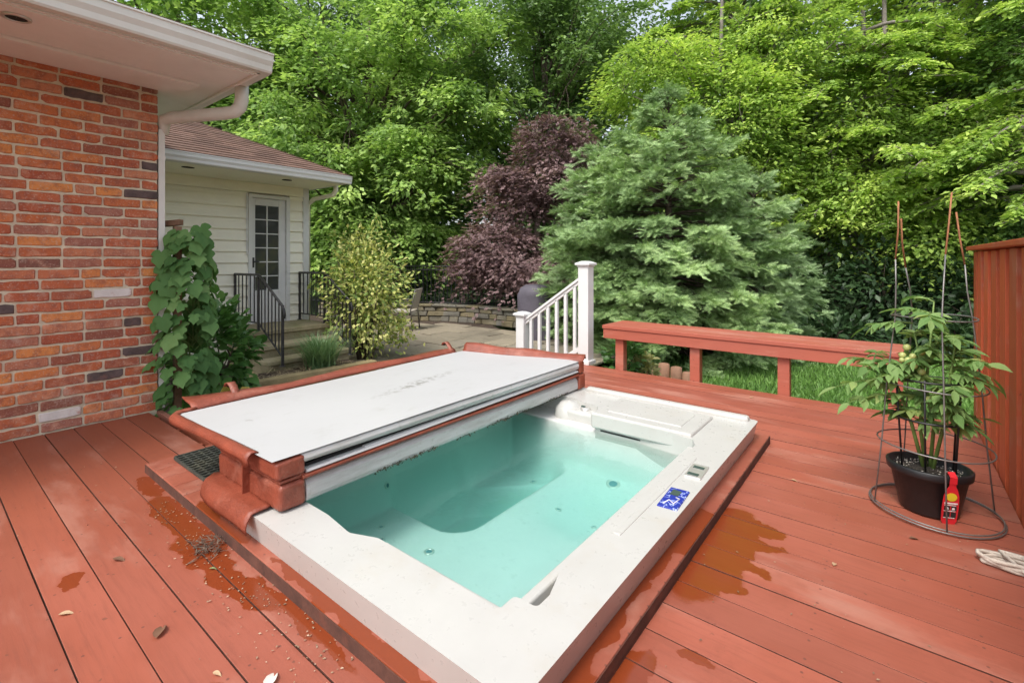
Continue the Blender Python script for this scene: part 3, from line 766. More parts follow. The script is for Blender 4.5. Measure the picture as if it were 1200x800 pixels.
def ring_mesh(name, outer_pts, inner_pts, z, zo, zi, mats, parent, bevel):
    bm = bmesh.new()
    vo = [bm.verts.new((x, y, z)) for x, y in outer_pts]; vi = [bm.verts.new((x, y, z)) for x, y in inner_pts]
    eo = [bm.edges.new((vo[i], vo[(i + 1) % len(vo)])) for i in range(len(vo))]; ei = [bm.edges.new((vi[i], vi[(i + 1) % len(vi)])) for i in range(len(vi))]
    bmesh.ops.triangle_fill(bm, use_beauty=True, use_dissolve=False, edges=eo + ei)
    lo = [bm.verts.new((x + (.012 if x < -1.5 else -.034), y + (.034 if y < 2 else -.02), zo)) for x, y in outer_pts]; li = [bm.verts.new((x, y, zi)) for x, y in inner_pts]
    for i in range(len(vo)): j = (i + 1) % len(vo); bm.faces.new((vo[i], vo[j], lo[j], lo[i]))
    for i in range(len(vi)): j = (i + 1) % len(vi); bm.faces.new((vi[j], vi[i], li[i], li[j]))
    bmesh.ops.recalc_face_normals(bm, faces=bm.faces)
    if sum(f.normal.z for f in bm.faces if abs(f.normal.z) > .9) < 0: bmesh.ops.reverse_faces(bm, faces=bm.faces)
    me = bpy.data.meshes.new(name); bm.to_mesh(me); bm.free()
    o = link_mesh(name, me, mats, parent)
    md = o.modifiers.new('bevel', 'BEVEL'); md.width = bevel; md.segments = 4; md.limit_method = 'ANGLE'; md.angle_limit = R(50)
    for pl in me.polygons: pl.use_smooth = False
    return o
ring_mesh('rim', outer, innr, TZ, .0, -.05, M['acrylic'], tub, .022)
# moulded inner lip that stands just inside the rim
def ridge(pts, w, h, z, name, mat):
    m = MB()
    for i in range(len(pts) - 1):
        a, b2 = Vector(pts[i]), Vector(pts[i + 1]); d = (b2 - a).normalized(); s = Vector((-d.y, d.x)) * w / 2
        m.hexa([(*(a - s), z - .1), (*(b2 - s), z - .1), (*(b2 + s), z - .1), (*(a + s), z - .1)], [(*(a - s * .7), z + h), (*(b2 - s * .7), z + h), (*(b2 + s * .7), z + h), (*(a + s * .7), z + h)])
    return m.build(name, mat, tub, bevel=.008, seg=3)
ridge([(-.868, 1.13), (-.868, 2.66)], .05, -.028, TZ, 'inner_lip', M['acrylic'])
ridge([(-1.44, 1.078), (-.90, 1.082)], .034, -.026, TZ, 'inner_lip', M['acrylic'])
# raised outer band on the far rim and along the right side
mb = MB(); mb.box(-1.82, -.700, 3.185, 3.248, TZ - .05, TZ + .028); mb.build('back_ridge', M['acrylic'], tub, bevel=.018, seg=4)
# basin: smooth height field with footwell, benches and steep walls
def sst(v, a, b): u = np.clip((v - a) / (b - a), 0, 1); return u * u * (3 - 2 * u)
def basin(x, y):
    x = np.asarray(x, float); y = np.asarray(y, float)
    seat = -.19 + .05 * sst(x, -1.25, -.95) + .0 * y
    seat = seat + .05 * sst(-y, -1.45, -1.1)
    # shallow dished lounge seat near the far right
    seat = seat - .05 * np.exp(-(((x + 1.28) / .26) ** 2 + ((y - 2.35) / .30) ** 2) ** 2)
    dx = np.maximum(np.abs(x + 1.99) - .19, 0); dy = np.maximum(np.abs(y - 2.18) - .36, 0)
    d = np.sqrt(dx * dx + dy * dy) - .14
    well = 1 - sst(d, -.05, .035)
    floor = -.465 + .16 * sst(y - 0.9 * (x + 2.0), 2.28, 2.36) 
    h = seat * (1 - well) + floor * well
    # walls
    wd = np.minimum(np.minimum(x + 2.20, -.895 - x), np.minimum(y - 1.06, 2.76 - y + .0 * x))
    wl = 1 - sst(wd, -.01, .085)
    return h * (1 - wl) + (.05) * wl
nx, ny = 110, 150
xs = np.linspace(-2.26, -.83, nx); ys = np.linspace(1.0, 3.06, ny)
XX, YY = np.meshgrid(xs, ys); ZZ = basin(XX, YY)
vs = list(zip(XX.ravel(), YY.ravel(), ZZ.ravel()))
fs = [(j * nx + i, j * nx + i + 1, (j + 1) * nx + i + 1, (j + 1) * nx + i) for j in range(ny - 1) for i in range(nx - 1)]
mb = MB(); mb.add(vs, fs, 0, True); mb.build('basin', M['shell'], tub, recalc=False)
# closed body of water
mb = MB(); mb.box(-2.24, -.832, 1.02, 2.99, -.485, .045); mb.build('water', M['water'], tub)
# jets and drains
def jet(x, y, r, mat='chrome'):
    z = float(basin(x, y)); e = .02
    nrm = Vector((-(float(basin(x + e, y)) - z) / e, -(float(basin(x, y + e)) - z) / e, 1)).normalized()
    m = MB(); r *= .8; m.lathe((0, 0, 0), [(r, -.004), (r, .004), (r * .72, .007), (r * .6, .001)], 18)
    q = Vector((0, 0, 1)).rotation_difference(nrm).to_matrix().to_4x4(); T4 = Matrix.Translation((x, y, z)) @ q
    m.v = [tuple(T4 @ Vector(v)) for v in m.v]
    o = m.build('jet', M[mat], tub, recalc=False)
    m = MB(); m.lathe((0, 0, 0), [(r * .6, .003), (r * .2, .006), (.0005, .007)], 14); m.v = [tuple(T4 @ Vector(v)) for v in m.v]
    m.build('nozzle', M['jetdark'], o, recalc=False)
M['jetdark'] = plain('jet_throat', (.05, .16, .20), .5)
for (x, y, r) in ((-2.16, 1.64, .022), (-2.01, 1.49, .022), (-1.92, 1.42, .026), (-1.79, 1.40, .026), (-1.67, 1.50, .030), (-1.33, 2.66, .052), (-1.45, 2.24, .022), (-1.22, 2.22, .018), (-1.20, 1.40, .018), (-1.85, 2.56, .028)):
    jet(x, y, r)
# control panel and air valve on the right rim, inside a recessed strip
mb = MB(); mb.hexa([(-.752, 1.885, TZ - .01), (-.672, 1.893, TZ - .01), (-.682, 2.078, TZ - .01), (-.762, 2.07, TZ - .01)], [(-.752, 1.885, TZ + .006), (-.672, 1.893, TZ + .006), (-.682, 2.078, TZ + .006), (-.762, 2.07, TZ + .006)])
cp = mb.build('control_panel', M['panel'], tub, bevel=.004)
mb = MB(); mb.box(-.742, -.706, 2.0, 2.048, TZ + .0065, TZ + .0085); mb.build('display', M['lcd'], cp)
mb = MB(); mb.tube([(-.735, 1.91, TZ + .007), (-.725, 1.95, TZ + .0075), (-.70, 1.93, TZ + .0075), (-.692, 1.98, TZ + .0075), (-.71, 1.985, TZ + .0075)], .0022, 5); mb.build('marking', M['label_white'], cp)
mb = MB(); mb.hexa([(-.757, 2.215, TZ - .01), (-.682, 2.22, TZ - .01), (-.69, 2.375, TZ - .01), (-.765, 2.37, TZ - .01)], [(-.757, 2.215, TZ + .008), (-.682, 2.22, TZ + .008), (-.69, 2.375, TZ + .008), (-.765, 2.37, TZ + .008)])
av = mb.build('air_valve', M['chrome'], tub, bevel=.004)
for yy in (2.245, 2.33):
    mb = MB(); mb.box(-.748, -.70, yy - .012, yy + .012, TZ + .0085, TZ + .011); mb.build('slot', M['lcd'], av)
mb = MB(); mb.box(-.80, -.772, 1.60, 2.46, TZ - .03, TZ + .0035); mb.build('panel_recess', M['acrylic'], tub, bevel=.003)
# filter lid, skimmer door, far corner shelf with valves
lid = MB(); lid.hexa([(-1.515, 2.775, .055), (-.885, 2.655, .055), (-.845, 2.86, .055), (-1.53, 3.13, .055)], [(-1.505, 2.79, TZ), (-.892, 2.67, TZ), (-.845, 2.86, TZ - .004), (-1.52, 3.12, TZ - .004)])
lid = MB(); lid.box(-1.515, -.885, 2.715, 3.13, .080, .176); lo = lid.build('filter_lid', M['acrylic'], tub, bevel=.014, seg=4)
mb = MB(); mb.box(-1.44, -.97, 2.80, 3.05, .165, .181); mb.build('lid_panel', M['acrylic'], lo, bevel=.006)
mb = MB(); mb.box(-1.50, -.90, 2.745, 2.765, -.10, .08); sk = mb.build('skimmer_door', M['acrylic'], tub, bevel=.006)
mb = MB(); mb.box(-1.46, -.945, 2.741, 2.7445, .060, .068); mb.build('gap', M['dark'], sk)
mb = MB(); mb.box(-1.85, -1.53, 2.83, 3.18, -.1, .118); mb.build('corner_shelf', M['acrylic'], tub, bevel=.025, seg=4)
for (x, y) in ((-1.66, 2.90), (-1.66, 3.12)):
    mb = MB(); mb.lathe((x, y, .119), [(.032, -.004), (.030, .010), (.024, .016), (.0005, .016)], 16, sx=1.2); vv = mb.build('valve_knob', M['chrome'], tub)
    mb = MB(); mb.box(x - .026, x + .0, y - .008, y + .008, .1352, .143); mb.build('grip', M['lcd'], vv)
mb = MB(); mb.lathe((-1.80, 2.92, .055), [(.0005, .10), (.06, .09), (.10, .05), (.11, 0), (.10, -.12)], 20, sx=.9); mb.build('headrest', M['acrylic'], tub)

# ------------------------------------------------------------------ folded spa cover
cov = empty('spa_cover', (-2.2, 2.0, .16), 'folded spa cover, white liner up with red vinyl edging, lying over half the tub', 'spa cover')
HX = -1.862
TOP = [(-2.80, .845), (HX, .88), (HX, 3.205), (-2.845, 2.93)]   # outline of the upper half
def grid_top(zf, nu=40, nv=60, mat=None):
    m = MB(); vs = []
    for j in range(nv + 1):
        v = j / nv
        for i in range(nu + 1):
            u = i / nu
            a = Vector(TOP[0]).lerp(Vector(TOP[1]), u); b2 = Vector(TOP[3]).lerp(Vector(TOP[2]), u); p = a.lerp(b2, v)
            vs.append((p.x, p.y, zf(u, v)))
    fs = [(j * (nu + 1) + i, j * (nu + 1) + i + 1, (j + 1) * (nu + 1) + i + 1, (j + 1) * (nu + 1) + i) for j in range(nv) for i in range(nu)]
    m.add(vs, fs, 0, True); return m
ZT = .376
def ztop(u, v): return ZT - .002 + .0035 * (1 + math.sin(u * 5 + v * 3)) * math.sin(PI * u) + .0015 * math.sin(9 * v + 4 * u)
def speck_liner():
    m, nt, out = new_mat('speckled_liner'); t = NT(nt); P = t.pos()
    n1 = t.noise(P, 2.0, 5, .65); n2 = t.noise(P, 9, 6, .7, sc=(1.6, .7, 1)); n3 = t.noise(P, 45, 3, .7)
    col = t.mix(t.math('MULTIPLY', t.smooth(n1, .35, .75), .30), (.48, .48, .478), (.40, .40, .40))
    col = t.mix(t.math('MULTIPLY', t.smooth(n2, .55, .72), .40), col, (.38, .375, .35))
    # a line of mildew specks along the middle crease
    mp = t.n('ShaderNodeMapping', vector_type='TEXTURE'); t.l(P, mp.inputs[0]); mp.inputs['Location'].default_value = (-2.33, 2.0, 0); mp.inputs['Rotation'].default_value = (0, 0, R(9)); mp.inputs['Scale'].default_value = (.07, .50, 1e3)
    ln = t.n('ShaderNodeVectorMath', operation='LENGTH'); t.l(mp.outputs[0], ln.inputs[0])
    zone = t.math('SUBTRACT', 1.0, t.smooth(ln.outputs['Value'], .2, 1.0))
    sp = t.smooth(t.noise(P, 30, 4, .65, off=(1, 4, 2)), .47, .56)
    col = t.mix(t.math('MULTIPLY', t.math('MULTIPLY', sp, zone), .75), col, (.22, .21, .19))
    sp2 = t.smooth(t.noise(P, 11, 2, .5, off=(8, 4, 2)), .74, .78)
    col = t.mix(t.math('MULTIPLY', sp2, .5), col, (.25, .24, .22))
    t.bsdf(out, col, .42, t.bump(t.math('ADD', n2, t.math('MULTIPLY', n3, .3)), .12, .006)); return m
M['speck'] = speck_liner()
def edge_liner():
    """grimy white side of the foam panels"""
    m, nt, out = new_mat('grimy_liner'); t = NT(nt); P = t.pos()
    n1 = t.noise(P, 5, 6, .7, sc=(1, .5, 3)); n2 = t.noise(P, 22, 5, .75)
    col = t.mix(t.math('MULTIPLY', t.smooth(n1, .42, .66), .6), (.52, .515, .505), (.34, .325, .295))
    col = t.mix(t.math('MULTIPLY', t.smooth(n2, .56, .74), .6), col, (.30, .28, .24))
    t.bsdf(out, col, .5, t.bump(n2, .2, .004)); return m
M['grimy'] = edge_liner()
# lower half (the part still on the tub), rounded front edge
def panel_profile(m, prof, y0, y1, nseg=30, zmod=None, mi=0):
    """prof: (x, z) loop swept along y"""
    n = len(prof); vs = []
    for j in range(nseg + 1):
        v = j / nseg; yy = y0 + (y1 - y0) * v
        for (x, z) in prof:
            dx, dz = zmod(v, x, z) if zmod else (0, 0)
            vs.append((x + dx, yy, z + dz))
    fs = [(j * n + k, j * n + (k + 1) % n, (j + 1) * n + (k + 1) % n, (j + 1) * n + k) for j in range(nseg) for k in range(n)]
    fs += [tuple(range(n)), tuple(reversed(range(nseg * n, (nseg + 1) * n)))]
    m.add(vs, fs, mi, False)
mb = MB()
panel_profile(mb, [(-2.43, .165), (HX - .02, .165), (HX - .004, .172), (HX, .19), (HX - .004, .235), (HX - .02, .256), (-2.43, .262)], 1.02, 3.15)
mb.build('lower_panel', M['grimy'], cov, bevel=.004)
mb = MB()
panel_profile(mb, [(-2.80, .312), (HX - .016, .312), (HX - .002, .322), (HX + .004, .345), (HX - .004, .364), (HX - .012, .3675), (-2.80, .3660)], 1.0, 3.16, 30, lambda v, x, z: ((0 if x > -2.5 else -.02 * v), (.014 * (1 - v) ** 2 if z < .33 else 0)))
mb.build('upper_panel', M['grimy'], cov, bevel=.003)
grid_top(ztop).build('liner_top', M['speck'], cov, recalc=False)
# thin folded liner between the halves, and the red hinge strip
mb = MB()
panel_profile(mb, [(-2.4, .284), (HX - .004, .284), (HX + .004, .291), (HX - .004, .299), (-2.4, .299)], 1.02, 3.15, 30, lambda v, x, z: (0, .010 * v))
panel_profile(mb, [(-2.4, .300), (HX - .010, .300), (HX - .004, .304), (HX - .010, .309), (-2.4, .309)], 1.3, 3.14, 20, lambda v, x, z: (0, .006 * v - .003))
mb.build('fold_liner', M['liner'], cov)
mb = MB(); panel_profile(mb, [(-2.42, .2635), (HX - .004, .2635), (HX + .008, .268), (HX + .008, .279), (HX - .004, .283), (-2.42, .283)], 1.0, 3.16, 24, lambda v, x, z: (0, .003 * math.sin(v * 7)))
mb.build('hinge_strip', M['vinyl'], cov, bevel=.003)
mb = MB(); mb.box(-2.35, HX - .03, 1.03, 2.3, .2995, .312); mb.build('fold_gap_shadow', M['dark'], cov)  # black filler stands in for the shadow inside the fold
# red vinyl end blocks at the near and far ends
def block(m, x0, x1, y0, y1, z0, z1, cr=.01):
    m.box(x0, x1, y0, y1, z0, z1, jit=.004)
mb = MB(); block(mb, -2.43, HX + .004, .905, 1.019, .162, .268); mb.build('end_boot', M['vinyl'], cov, bevel=.02, seg=4)
mb = MB(); block(mb, -2.42, HX - .002, .91, 1.017, .270, .288); mb.build('end_boot', M['vinyl'], cov, bevel=.006, seg=3)
mb = MB(); block(mb, -2.43, HX + .006, .893, 1.01, .291, .364); mb.build('end_boot', M['vinyl'], cov, bevel=.014, seg=4)
mb = MB(); mb.box(-2.12, -2.112, .878, .906, .17, .36); mb.build('seam', M['browntrim'] if 'browntrim' in M else M['vinyl'], cov)
mb = MB(); block(mb, -2.43, HX + .014, 3.152, 3.232, .165, .28); mb.build('end_boot', M['vinyl'], cov, bevel=.014, seg=4)
mb = MB(); block(mb, -2.43, HX + .008, 3.162, 3.226, .282, .374); mb.build('end_boot', M['vinyl'], cov, bevel=.012, seg=4)
# upturned vinyl flap running round three sides
def flap(path, secs, name, mat='vinyl', smooth=True):
    """path: xy points, secs(s)->list of (out, z) cross section"""
    m = MB(); P = [Vector(p) for p in path]; vs = []; k = None
    tot = sum((P[i + 1] - P[i]).length for i in range(len(P) - 1)); acc = 0
    for i, p in enumerate(P):
        d = (P[min(i + 1, len(P) - 1)] - P[max(i - 1, 0)]).normalized(); o = Vector((d.y, -d.x))
        if i: acc += (p - P[i - 1]).length
        sec = secs(acc / tot); k = len(sec)
        for (a, z) in sec: vs.append((p.x + o.x * a, p.y + o.y * a, z))
    fs = [(i * k + j, i * k + j + 1, (i + 1) * k + j + 1, (i + 1) * k + j) for i in range(len(P) - 1) for j in range(k - 1)]
    m.add(vs, fs, 0, smooth); ob = m.build(name, M[mat], cov, recalc=False)
    sd = ob.modifiers.new('thick', 'SOLIDIFY'); sd.thickness = .006; sd.offset = 0
    return ob
def dense(pts, step=.03):
    out = []
    for i in range(len(pts) - 1):
        a, b2 = Vector(pts[i]), Vector(pts[i + 1]); nn = max(1, int((b2 - a).length / step))
        for k in range(nn): out.append(a.lerp(b2, k / nn))
    out.append(Vector(pts[-1])); return out
wv = lambda s, a, f, ph=0: a * math.sin(s * f + ph)
# near side: rolls out and hangs a little, with the torn corner at its right end
pn = dense([(-1.99, .874), (-2.35, .862), (-2.70, .845), (-2.78, .845), (-2.815, .87), (-2.83, .95)])
flap([(p.x, p.y) for p in reversed(pn)][::-1], lambda s: [(.014, ZT + .000), (.0, ZT + .006), (-.014 - wv(s, .002, 14), ZT + .005 + wv(s, .002, 9)), (-.025 - wv(s, .004, 11), ZT - .005), (-.029 - wv(s, .003, 13), ZT - .016), (-.024, ZT - .026 - .006 * math.sin(s * 9) - .026 * math.exp(-((s - .03) / .035) ** 2))], 'edge_flap')
pl = dense([(-2.835, .93), (-2.865, 1.6), (-2.875, 2.3), (-2.865, 2.86)])
flap([(p.x, p.y) for p in pl], lambda s: [(.018, ZT - .004), (-.0, ZT + .010), (-.022, ZT + .022 + wv(s, .004, 20)), (-.055 - wv(s, .008, 16), ZT + .020 + wv(s, .008, 12, 1)), (-.10 - .02 * math.exp(-s * 12) - wv(s, .012, 10), ZT + .006 + .035 * math.exp(-s * 14) + wv(s, .008, 15))], 'edge_flap')
pf = dense([(-2.85, 2.945), (-2.5, 3.03), (-2.2, 3.12), (-1.95, 3.19), (-1.85, 3.215)])
flap([(p.x, p.y) for p in pf], lambda s: [(.02, ZT - .003), (.0, ZT + .008), (-.018, ZT + .024 + .02 * (1 - s) + wv(s, .003, 18)), (-.045, ZT + .030 + .028 * (1 - s) + wv(s, .006, 14)), (-.085 + .03 * s, ZT + .012 + .03 * (1 - s) + wv(s, .008, 11))], 'edge_flap')
# skirt hanging from the lower half at the near end
ps = dense([(-1.93, .903), (-2.15, .905), (-2.37, .905), (-2.385, .93)])
flap([(p.x, p.y) for p in ps], lambda s: [(0.004, .178), (-.010, .174), (-.040, .174 + wv(s, .002, 6)), (-.068, .170), (-.084 - .004 * math.sin(s * 4), .146 + wv(s, .004, 7)), (-.090 - .004 * math.sin(s * 4), .122), (-.088, .102 + wv(s, .006, 7))], 'lower_skirt')
# strap loops on the house side
def loop(x, y, s=1.0):
    m = MB(); a = [(-.0, 0), (-.03, .012), (-.055, .045), (-.075, .06), (-.10, .055), (-.11, .035)]
    vs = []
    for (dx, dz) in a:
        for w in (-.02, .02): vs.append((x + dx * s, y + w + dx * .15, ZT + .018 + dz))
    fs = [(2 * i, 2 * i + 1, 2 * i + 3, 2 * i + 2) for i in range(len(a) - 1)]
    m.add(vs, fs, 0, True); ob = m.build('strap_loop', M['vinyl'], cov, recalc=False)
    sd = ob.modifiers.new('thick', 'SOLIDIFY'); sd.thickness = .007
    m = MB(); m.tube([(x - .108 * s, y - .018, ZT + .052), (x - .108 * s, y + .018, ZT + .052)], .008, 8); m.build('buckle', M['black_plastic'], ob)
loop(-2.86, 1.17); loop(-2.86, 2.84)
# mould along the water line of the lower half
Pm = np.array([(HX - .002, rng.uniform(1.35, 3.0), .170 + abs(rng.normal(0, .006))) for _ in range(900)])
keep = np.array([math.sin(p[1] * 9) + math.sin(p[1] * 23 + 1) + rng.normal(0, .5) > -.1 for p in Pm]); Pm = Pm[keep]
nP = len(Pm)
mo = scatter('mould', Pm, rng.normal(size=(nP, 3)), rng.normal(size=(nP, 3)) + [2, 0, 0], rng.uniform(.006, .018, nP), *LEAF, M['moss'], cov); mo['kind'] = 'stuff'

# dark mesh mat on the platform under the cover's overhang
mat_ = MB()
x0, x1, y0, y1, zm = -3.09, -2.60, .935, 1.35, .050
for i in range(15):
    xx = x0 + (x1 - x0) * i / 14; mat_.box(xx - .006, xx + .006, y0, y1, zm, zm + .018)
for i in range(12):
    yy = y0 + (y1 - y0) * i / 11; mat_.box(x0 - .004, x1 + .004, yy - .005, yy + .005, zm + .0005, zm + .0145)
mat_.box(x0, x1, y0, y1, zm - .002, zm + .004)
tag(mat_.build('grate_mat', worn('dirty_rubber', (.05, .055, .045), .4, .7, 12, .4, .004, stain=(.20, .19, .12), stain_amt=.6)), 'dark green-black grid mat lying under the overhanging cover corner', 'mat')

# ------------------------------------------------------------------ bench along the far deck edge
bench = empty('deck_bench', (-1.2, 4.8, 0), 'long red wooden bench along the far edge of the deck', 'bench')
BX0, BX1, BY0, BY1, BZ = -2.41, .05, 4.565, 5.06, .452
for i in range(3):
    w = (BY1 - BY0) / 3; mb = MB(); mb.box(BX0, BX1, BY0 + i * w + .002, BY0 + (i + 1) * w - .004, BZ - .036, BZ + random.uniform(-.002, .001)); mb.build('seat_plank', M['redwood'], bench, bevel=.004)
mb = MB(); mb.box(BX0 + .008, BX1, BY0 + .012, BY0 + .05, BZ - .135, BZ - .0385); mb.build('apron', M['redwood'], bench, bevel=.003)
mb = MB(); mb.box(BX0 + .008, BX1, BY1 - .05, BY1 - .012, BZ - .135, BZ - .0385); mb.build('apron', M['redwood'], bench, bevel=.003)
mb = MB(); mb.box(BX0 + .010, BX0 + .045, BY0 + .052, BY1 - .052, BZ - .13, BZ - .040); mb.build('apron', M['redwood'], bench, bevel=.003)
for lx in (-2.24, -1.475, -.74, -.0):
    mb = MB(); mb.box(lx - .045, lx + .045, BY0 + .053, BY0 + .14, -.48, BZ - .041); mb.build('leg', M['redwood'], bench, bevel=.004)

# ------------------------------------------------------------------ white stair rail
sr = empty('stair_rail', (-2.66, 4.65, 0), 'white stair railing with capped newel posts behind the spa cover', 'railing')
def newel(x, y, z0, z1, w):
    m = MB(); h = w / 2; m.box(x - h, x + h, y - h, y + h, z0, z1 - .055); o = m.build('newel_post', M['white_paint'], sr, bevel=.005)
    m = MB(); m.box(x - h - .010, x + h + .010, y - h - .010, y + h + .010, z1 - .062, z1 - .045); m.box(x - h - .026, x + h + .026, y - h - .026, y + h + .026, z1 - .0445, z1 - .022)
    q = h + .024; r = h * .55
    m.hexa([(x - q, y - q, z1 - .0215), (x + q, y - q, z1 - .0215), (x + q, y + q, z1 - .0215), (x - q, y + q, z1 - .0215)], [(x - r, y - r, z1), (x + r, y - r, z1), (x + r, y + r, z1), (x - r, y + r, z1)])
    m.build('cap', M['white_paint'], o, bevel=.004)
    m = MB(); m.box(x - h - .018, x + h + .018, y - h - .018, y + h + .018, z0, z0 + .04); m.build('base_trim', M['white_paint'], o, bevel=.004)
newel(-2.66, 4.665, .0, 1.118, .125)
newel(-3.53, 4.665, -.29, .508, .115)
za, zb, xa, xb = .93, .42, -2.722, -3.473
def sloped(z_off, th, wd, name):
    m = MB(); m.hexa([(xb, 4.665 - wd, zb + z_off), (xa, 4.665 - wd, za + z_off), (xa, 4.665 + wd, za + z_off), (xb, 4.665 + wd, zb + z_off)], [(xb, 4.665 - wd, zb + z_off + th), (xa, 4.665 - wd, za + z_off + th), (xa, 4.665 + wd, za + z_off + th), (xb, 4.665 + wd, zb + z_off + th)])
    m.build(name, M['white_paint'], sr, bevel=.005)
sloped(-.02, .035, .032, 'top_rail'); sloped(-.06, .038, .018, 'top_rail'); sloped(-.80, .06, .02, 'bottom_rail')
for i in range(6):
    f = (i + .62) / 6.25; x = xa + (xb - xa) * f; zz = za + (zb - za) * f
    m = MB(); m.box(x - .018, x + .018, 4.647, 4.683, zz - .79, zz - .045); m.build('baluster', M['white_paint'], sr, bevel=.003)
st2 = empty('deck_stairs', (-3.1, 4.9, -.3), 'red wooden stairs dropping from the deck beside the white railing', 'stairs')
for i, (x0, x1, z1) in enumerate(((-3.08, -2.80, -.10), (-3.40, -3.09, -.20))):
    mb = MB(); mb.box(x0, x1, 4.0, 4.60, z1 - .04, z1); mb.build('tread', M['deck'], st2, bevel=.004)
    mb = MB(); mb.box(x0 + .01, x0 + .035, 4.02, 4.58, -.29, z1 - .042); mb.build('riser', M['deck'], st2)

# ------------------------------------------------------------------ privacy fence
pf_ = empty('privacy_fence', (.5, 1.5, 0), 'red board-on-board privacy fence with sloping cap at the deck edge', 'fence')
y = 4.705; k = 0
front = []
mb = MB(); nf = 0
mb.box(.432, .468, 4.55, 4.70, -.25, 1.194)
y = 4.51
while y > -1.2:
    mb.box(.430 + random.uniform(0, .004), .470, y - .175 + random.uniform(-.006, .006), y, -.25, 1.195 + random.uniform(-.002, .002)); y -= .295
mb.build('picket', M['fence'], pf_, bevel=.003)
mb = MB(); y = 4.39
while y > -1.2:
    mb.box(.562, .585, y - .20, y, -.25, 1.192); y -= .295
mb.build('picket', M['fence'], pf_)
mb = MB()
for z in (.15, 1.08): mb.box(.4715, .5600, -1.3, 4.69, z, z + .085)
mb.build('rail', M['fence'], pf_)
mb = MB(); mb.hexa([(.40, -1.3, 1.205), (.60, -1.3, 1.198), (.60, 4.80, 1.198), (.40, 4.80, 1.205)], [(.40, -1.3, 1.232), (.60, -1.3, 1.226), (.60, 4.80, 1.226), (.40, 4.80, 1.232)])
mb.build('cap_board', M['fence'], pf_, bevel=.004)
for yy in (4.665, 2.36, 1.0):
    mb = MB(); mb.box(.4722, .559, yy - .035, yy + .035, -.45, 1.195); mb.build('post', M['fence'], pf_, bevel=.004)

# ------------------------------------------------------------------ potted tomato
PX, PY = .118, 2.92
pot = empty('flower_pot', (PX, PY, 0), 'black oval plastic pot of soil inside the tall wire cage', 'pot')
mb = MB(); mb.lathe((PX, PY, .002), [(.0005, .0), (.094, .0), (.101, .010), (.131, .170), (.143, .175), (.145, .183), (.147, .206), (.140, .212), (.134, .206), (.128, .18), (.0005, .175)], 40, sx=1.06, sy=.94, rot=R(0))
mb.build('tub', M['black_plastic'], pot)
mb = MB(); nsoil = 26
mb.lathe((PX, PY, .168), [(.0005, .028), (.05, .02), (.09, .014), (.125, .006)], 30, sx=1.06, sy=.94); mb.build('soil', M['soil'], pot)
Pp = np.array([(PX + .138 * 1.06 * math.sqrt(a) * math.cos(b), PY + .138 * .94 * math.sqrt(a) * math.sin(b), .189) for a, b in zip(rng.uniform(0, .75, 260), rng.uniform(0, 6.28, 260))])
ck = scatter('perlite', Pp, rng.normal(size=(260, 3)), rng.normal(size=(260, 3)) + [0, 0, 1], rng.uniform(.005, .012, 260), *LEAF, worn('perlite', (.45, .42, .36), .3), pot); ck['kind'] = 'stuff'
# plant tag hanging on the pot's near side
ang = R(-62); tx, ty = PX + .154 * math.cos(ang), PY + .137 * math.sin(ang)
nv = Vector((math.cos(ang) * .88, math.sin(ang) * 1.12, 0)).normalized(); sv = Vector((-nv.y, nv.x, 0))
pt = empty('plant_tag', (tx, ty, .22), 'red plant tag with a yellow emblem hooked over the black pot rim', 'plant tag')
def tagpoly(m, pts, off, th=.0015, mi=0):
    base = Vector((tx, ty, 0)) + nv * off
    f = [base + sv * a + Vector((0, 0, z - .087)) - nv * (.19 * (.3 - z)) for a, z in pts]; bk = [p - nv * th for p in f]
    n = len(f); m.add(f + bk, [tuple(range(n)), tuple(reversed(range(n, 2 * n)))] + [(i, n + i, n + (i + 1) % n, (i + 1) % n) for i in range(n)], mi)
body = [(-.028, .10), (-.022, .086), (0, .082), (.022, .086), (.028, .10), (.030, .16), (.028, .215), (.020, .245), (.012, .262), (.012, .28), (-.012, .28), (-.012, .262), (-.020, .245), (-.028, .215), (-.030, .16)]
m = MB(); tagpoly(m, body, .012); bd = m.build('card', M['label_red'], pt)
m = MB(); base = Vector((tx, ty, 0)); pts = [base + nv * .010 + sv * 0 + Vector((0, 0, .186)), base + nv * .014 + Vector((0, 0, .216)), base - nv * .008 + Vector((0, 0, .232)), base - nv * .024 + sv * .006 + Vector((0, 0, .212))]
for i in range(3):
    m.add([pts[i] - sv * .013, pts[i] + sv * .013, pts[i + 1] + sv * .013, pts[i + 1] - sv * .013], [(0, 1, 2, 3)])
hk = m.build('hook', M['label_red'], pt, recalc=False); sd = hk.modifiers.new('thick', 'SOLIDIFY'); sd.thickness = .002
m = MB(); tagpoly(m, [(.019 * math.cos(a), .212 + .019 * math.sin(a)) for a in np.linspace(0, 2 * PI, 18)[:-1]], .0145); m.build('emblem', M['label_yel'], bd)
m = MB(); tagpoly(m, [(-.024, .180), (.024, .180), (.024, .186), (-.024, .186)], .0145)
m.build('title_line', M['label_white'], bd)
for z0, z1, a0, a1 in ((.150, .170, -.022, -.002), (.150, .170, .003, .022), (.118, .142, -.022, .0), (.118, .142, .004, .022)):
    m = MB(); tagpoly(m, [(a0, z0), (a1, z0), (a1, z1), (a0, z1)], .0145); m.build('picture', M['dark'], bd)
for z in (.114, .146, .173):
    m = MB(); tagpoly(m, [(-.023, z), (.018, z), (.018, z + .0025), (-.023, z + .0025)], .0150); m.build('print', M['label_white'], bd)
for a in (-.012, .010):
    m = MB(); tagpoly(m, [(a - .005, .153), (a + .006, .155), (a + .003, .165), (a - .004, .163)], .0150); m.build('print', M['label_white'], bd)
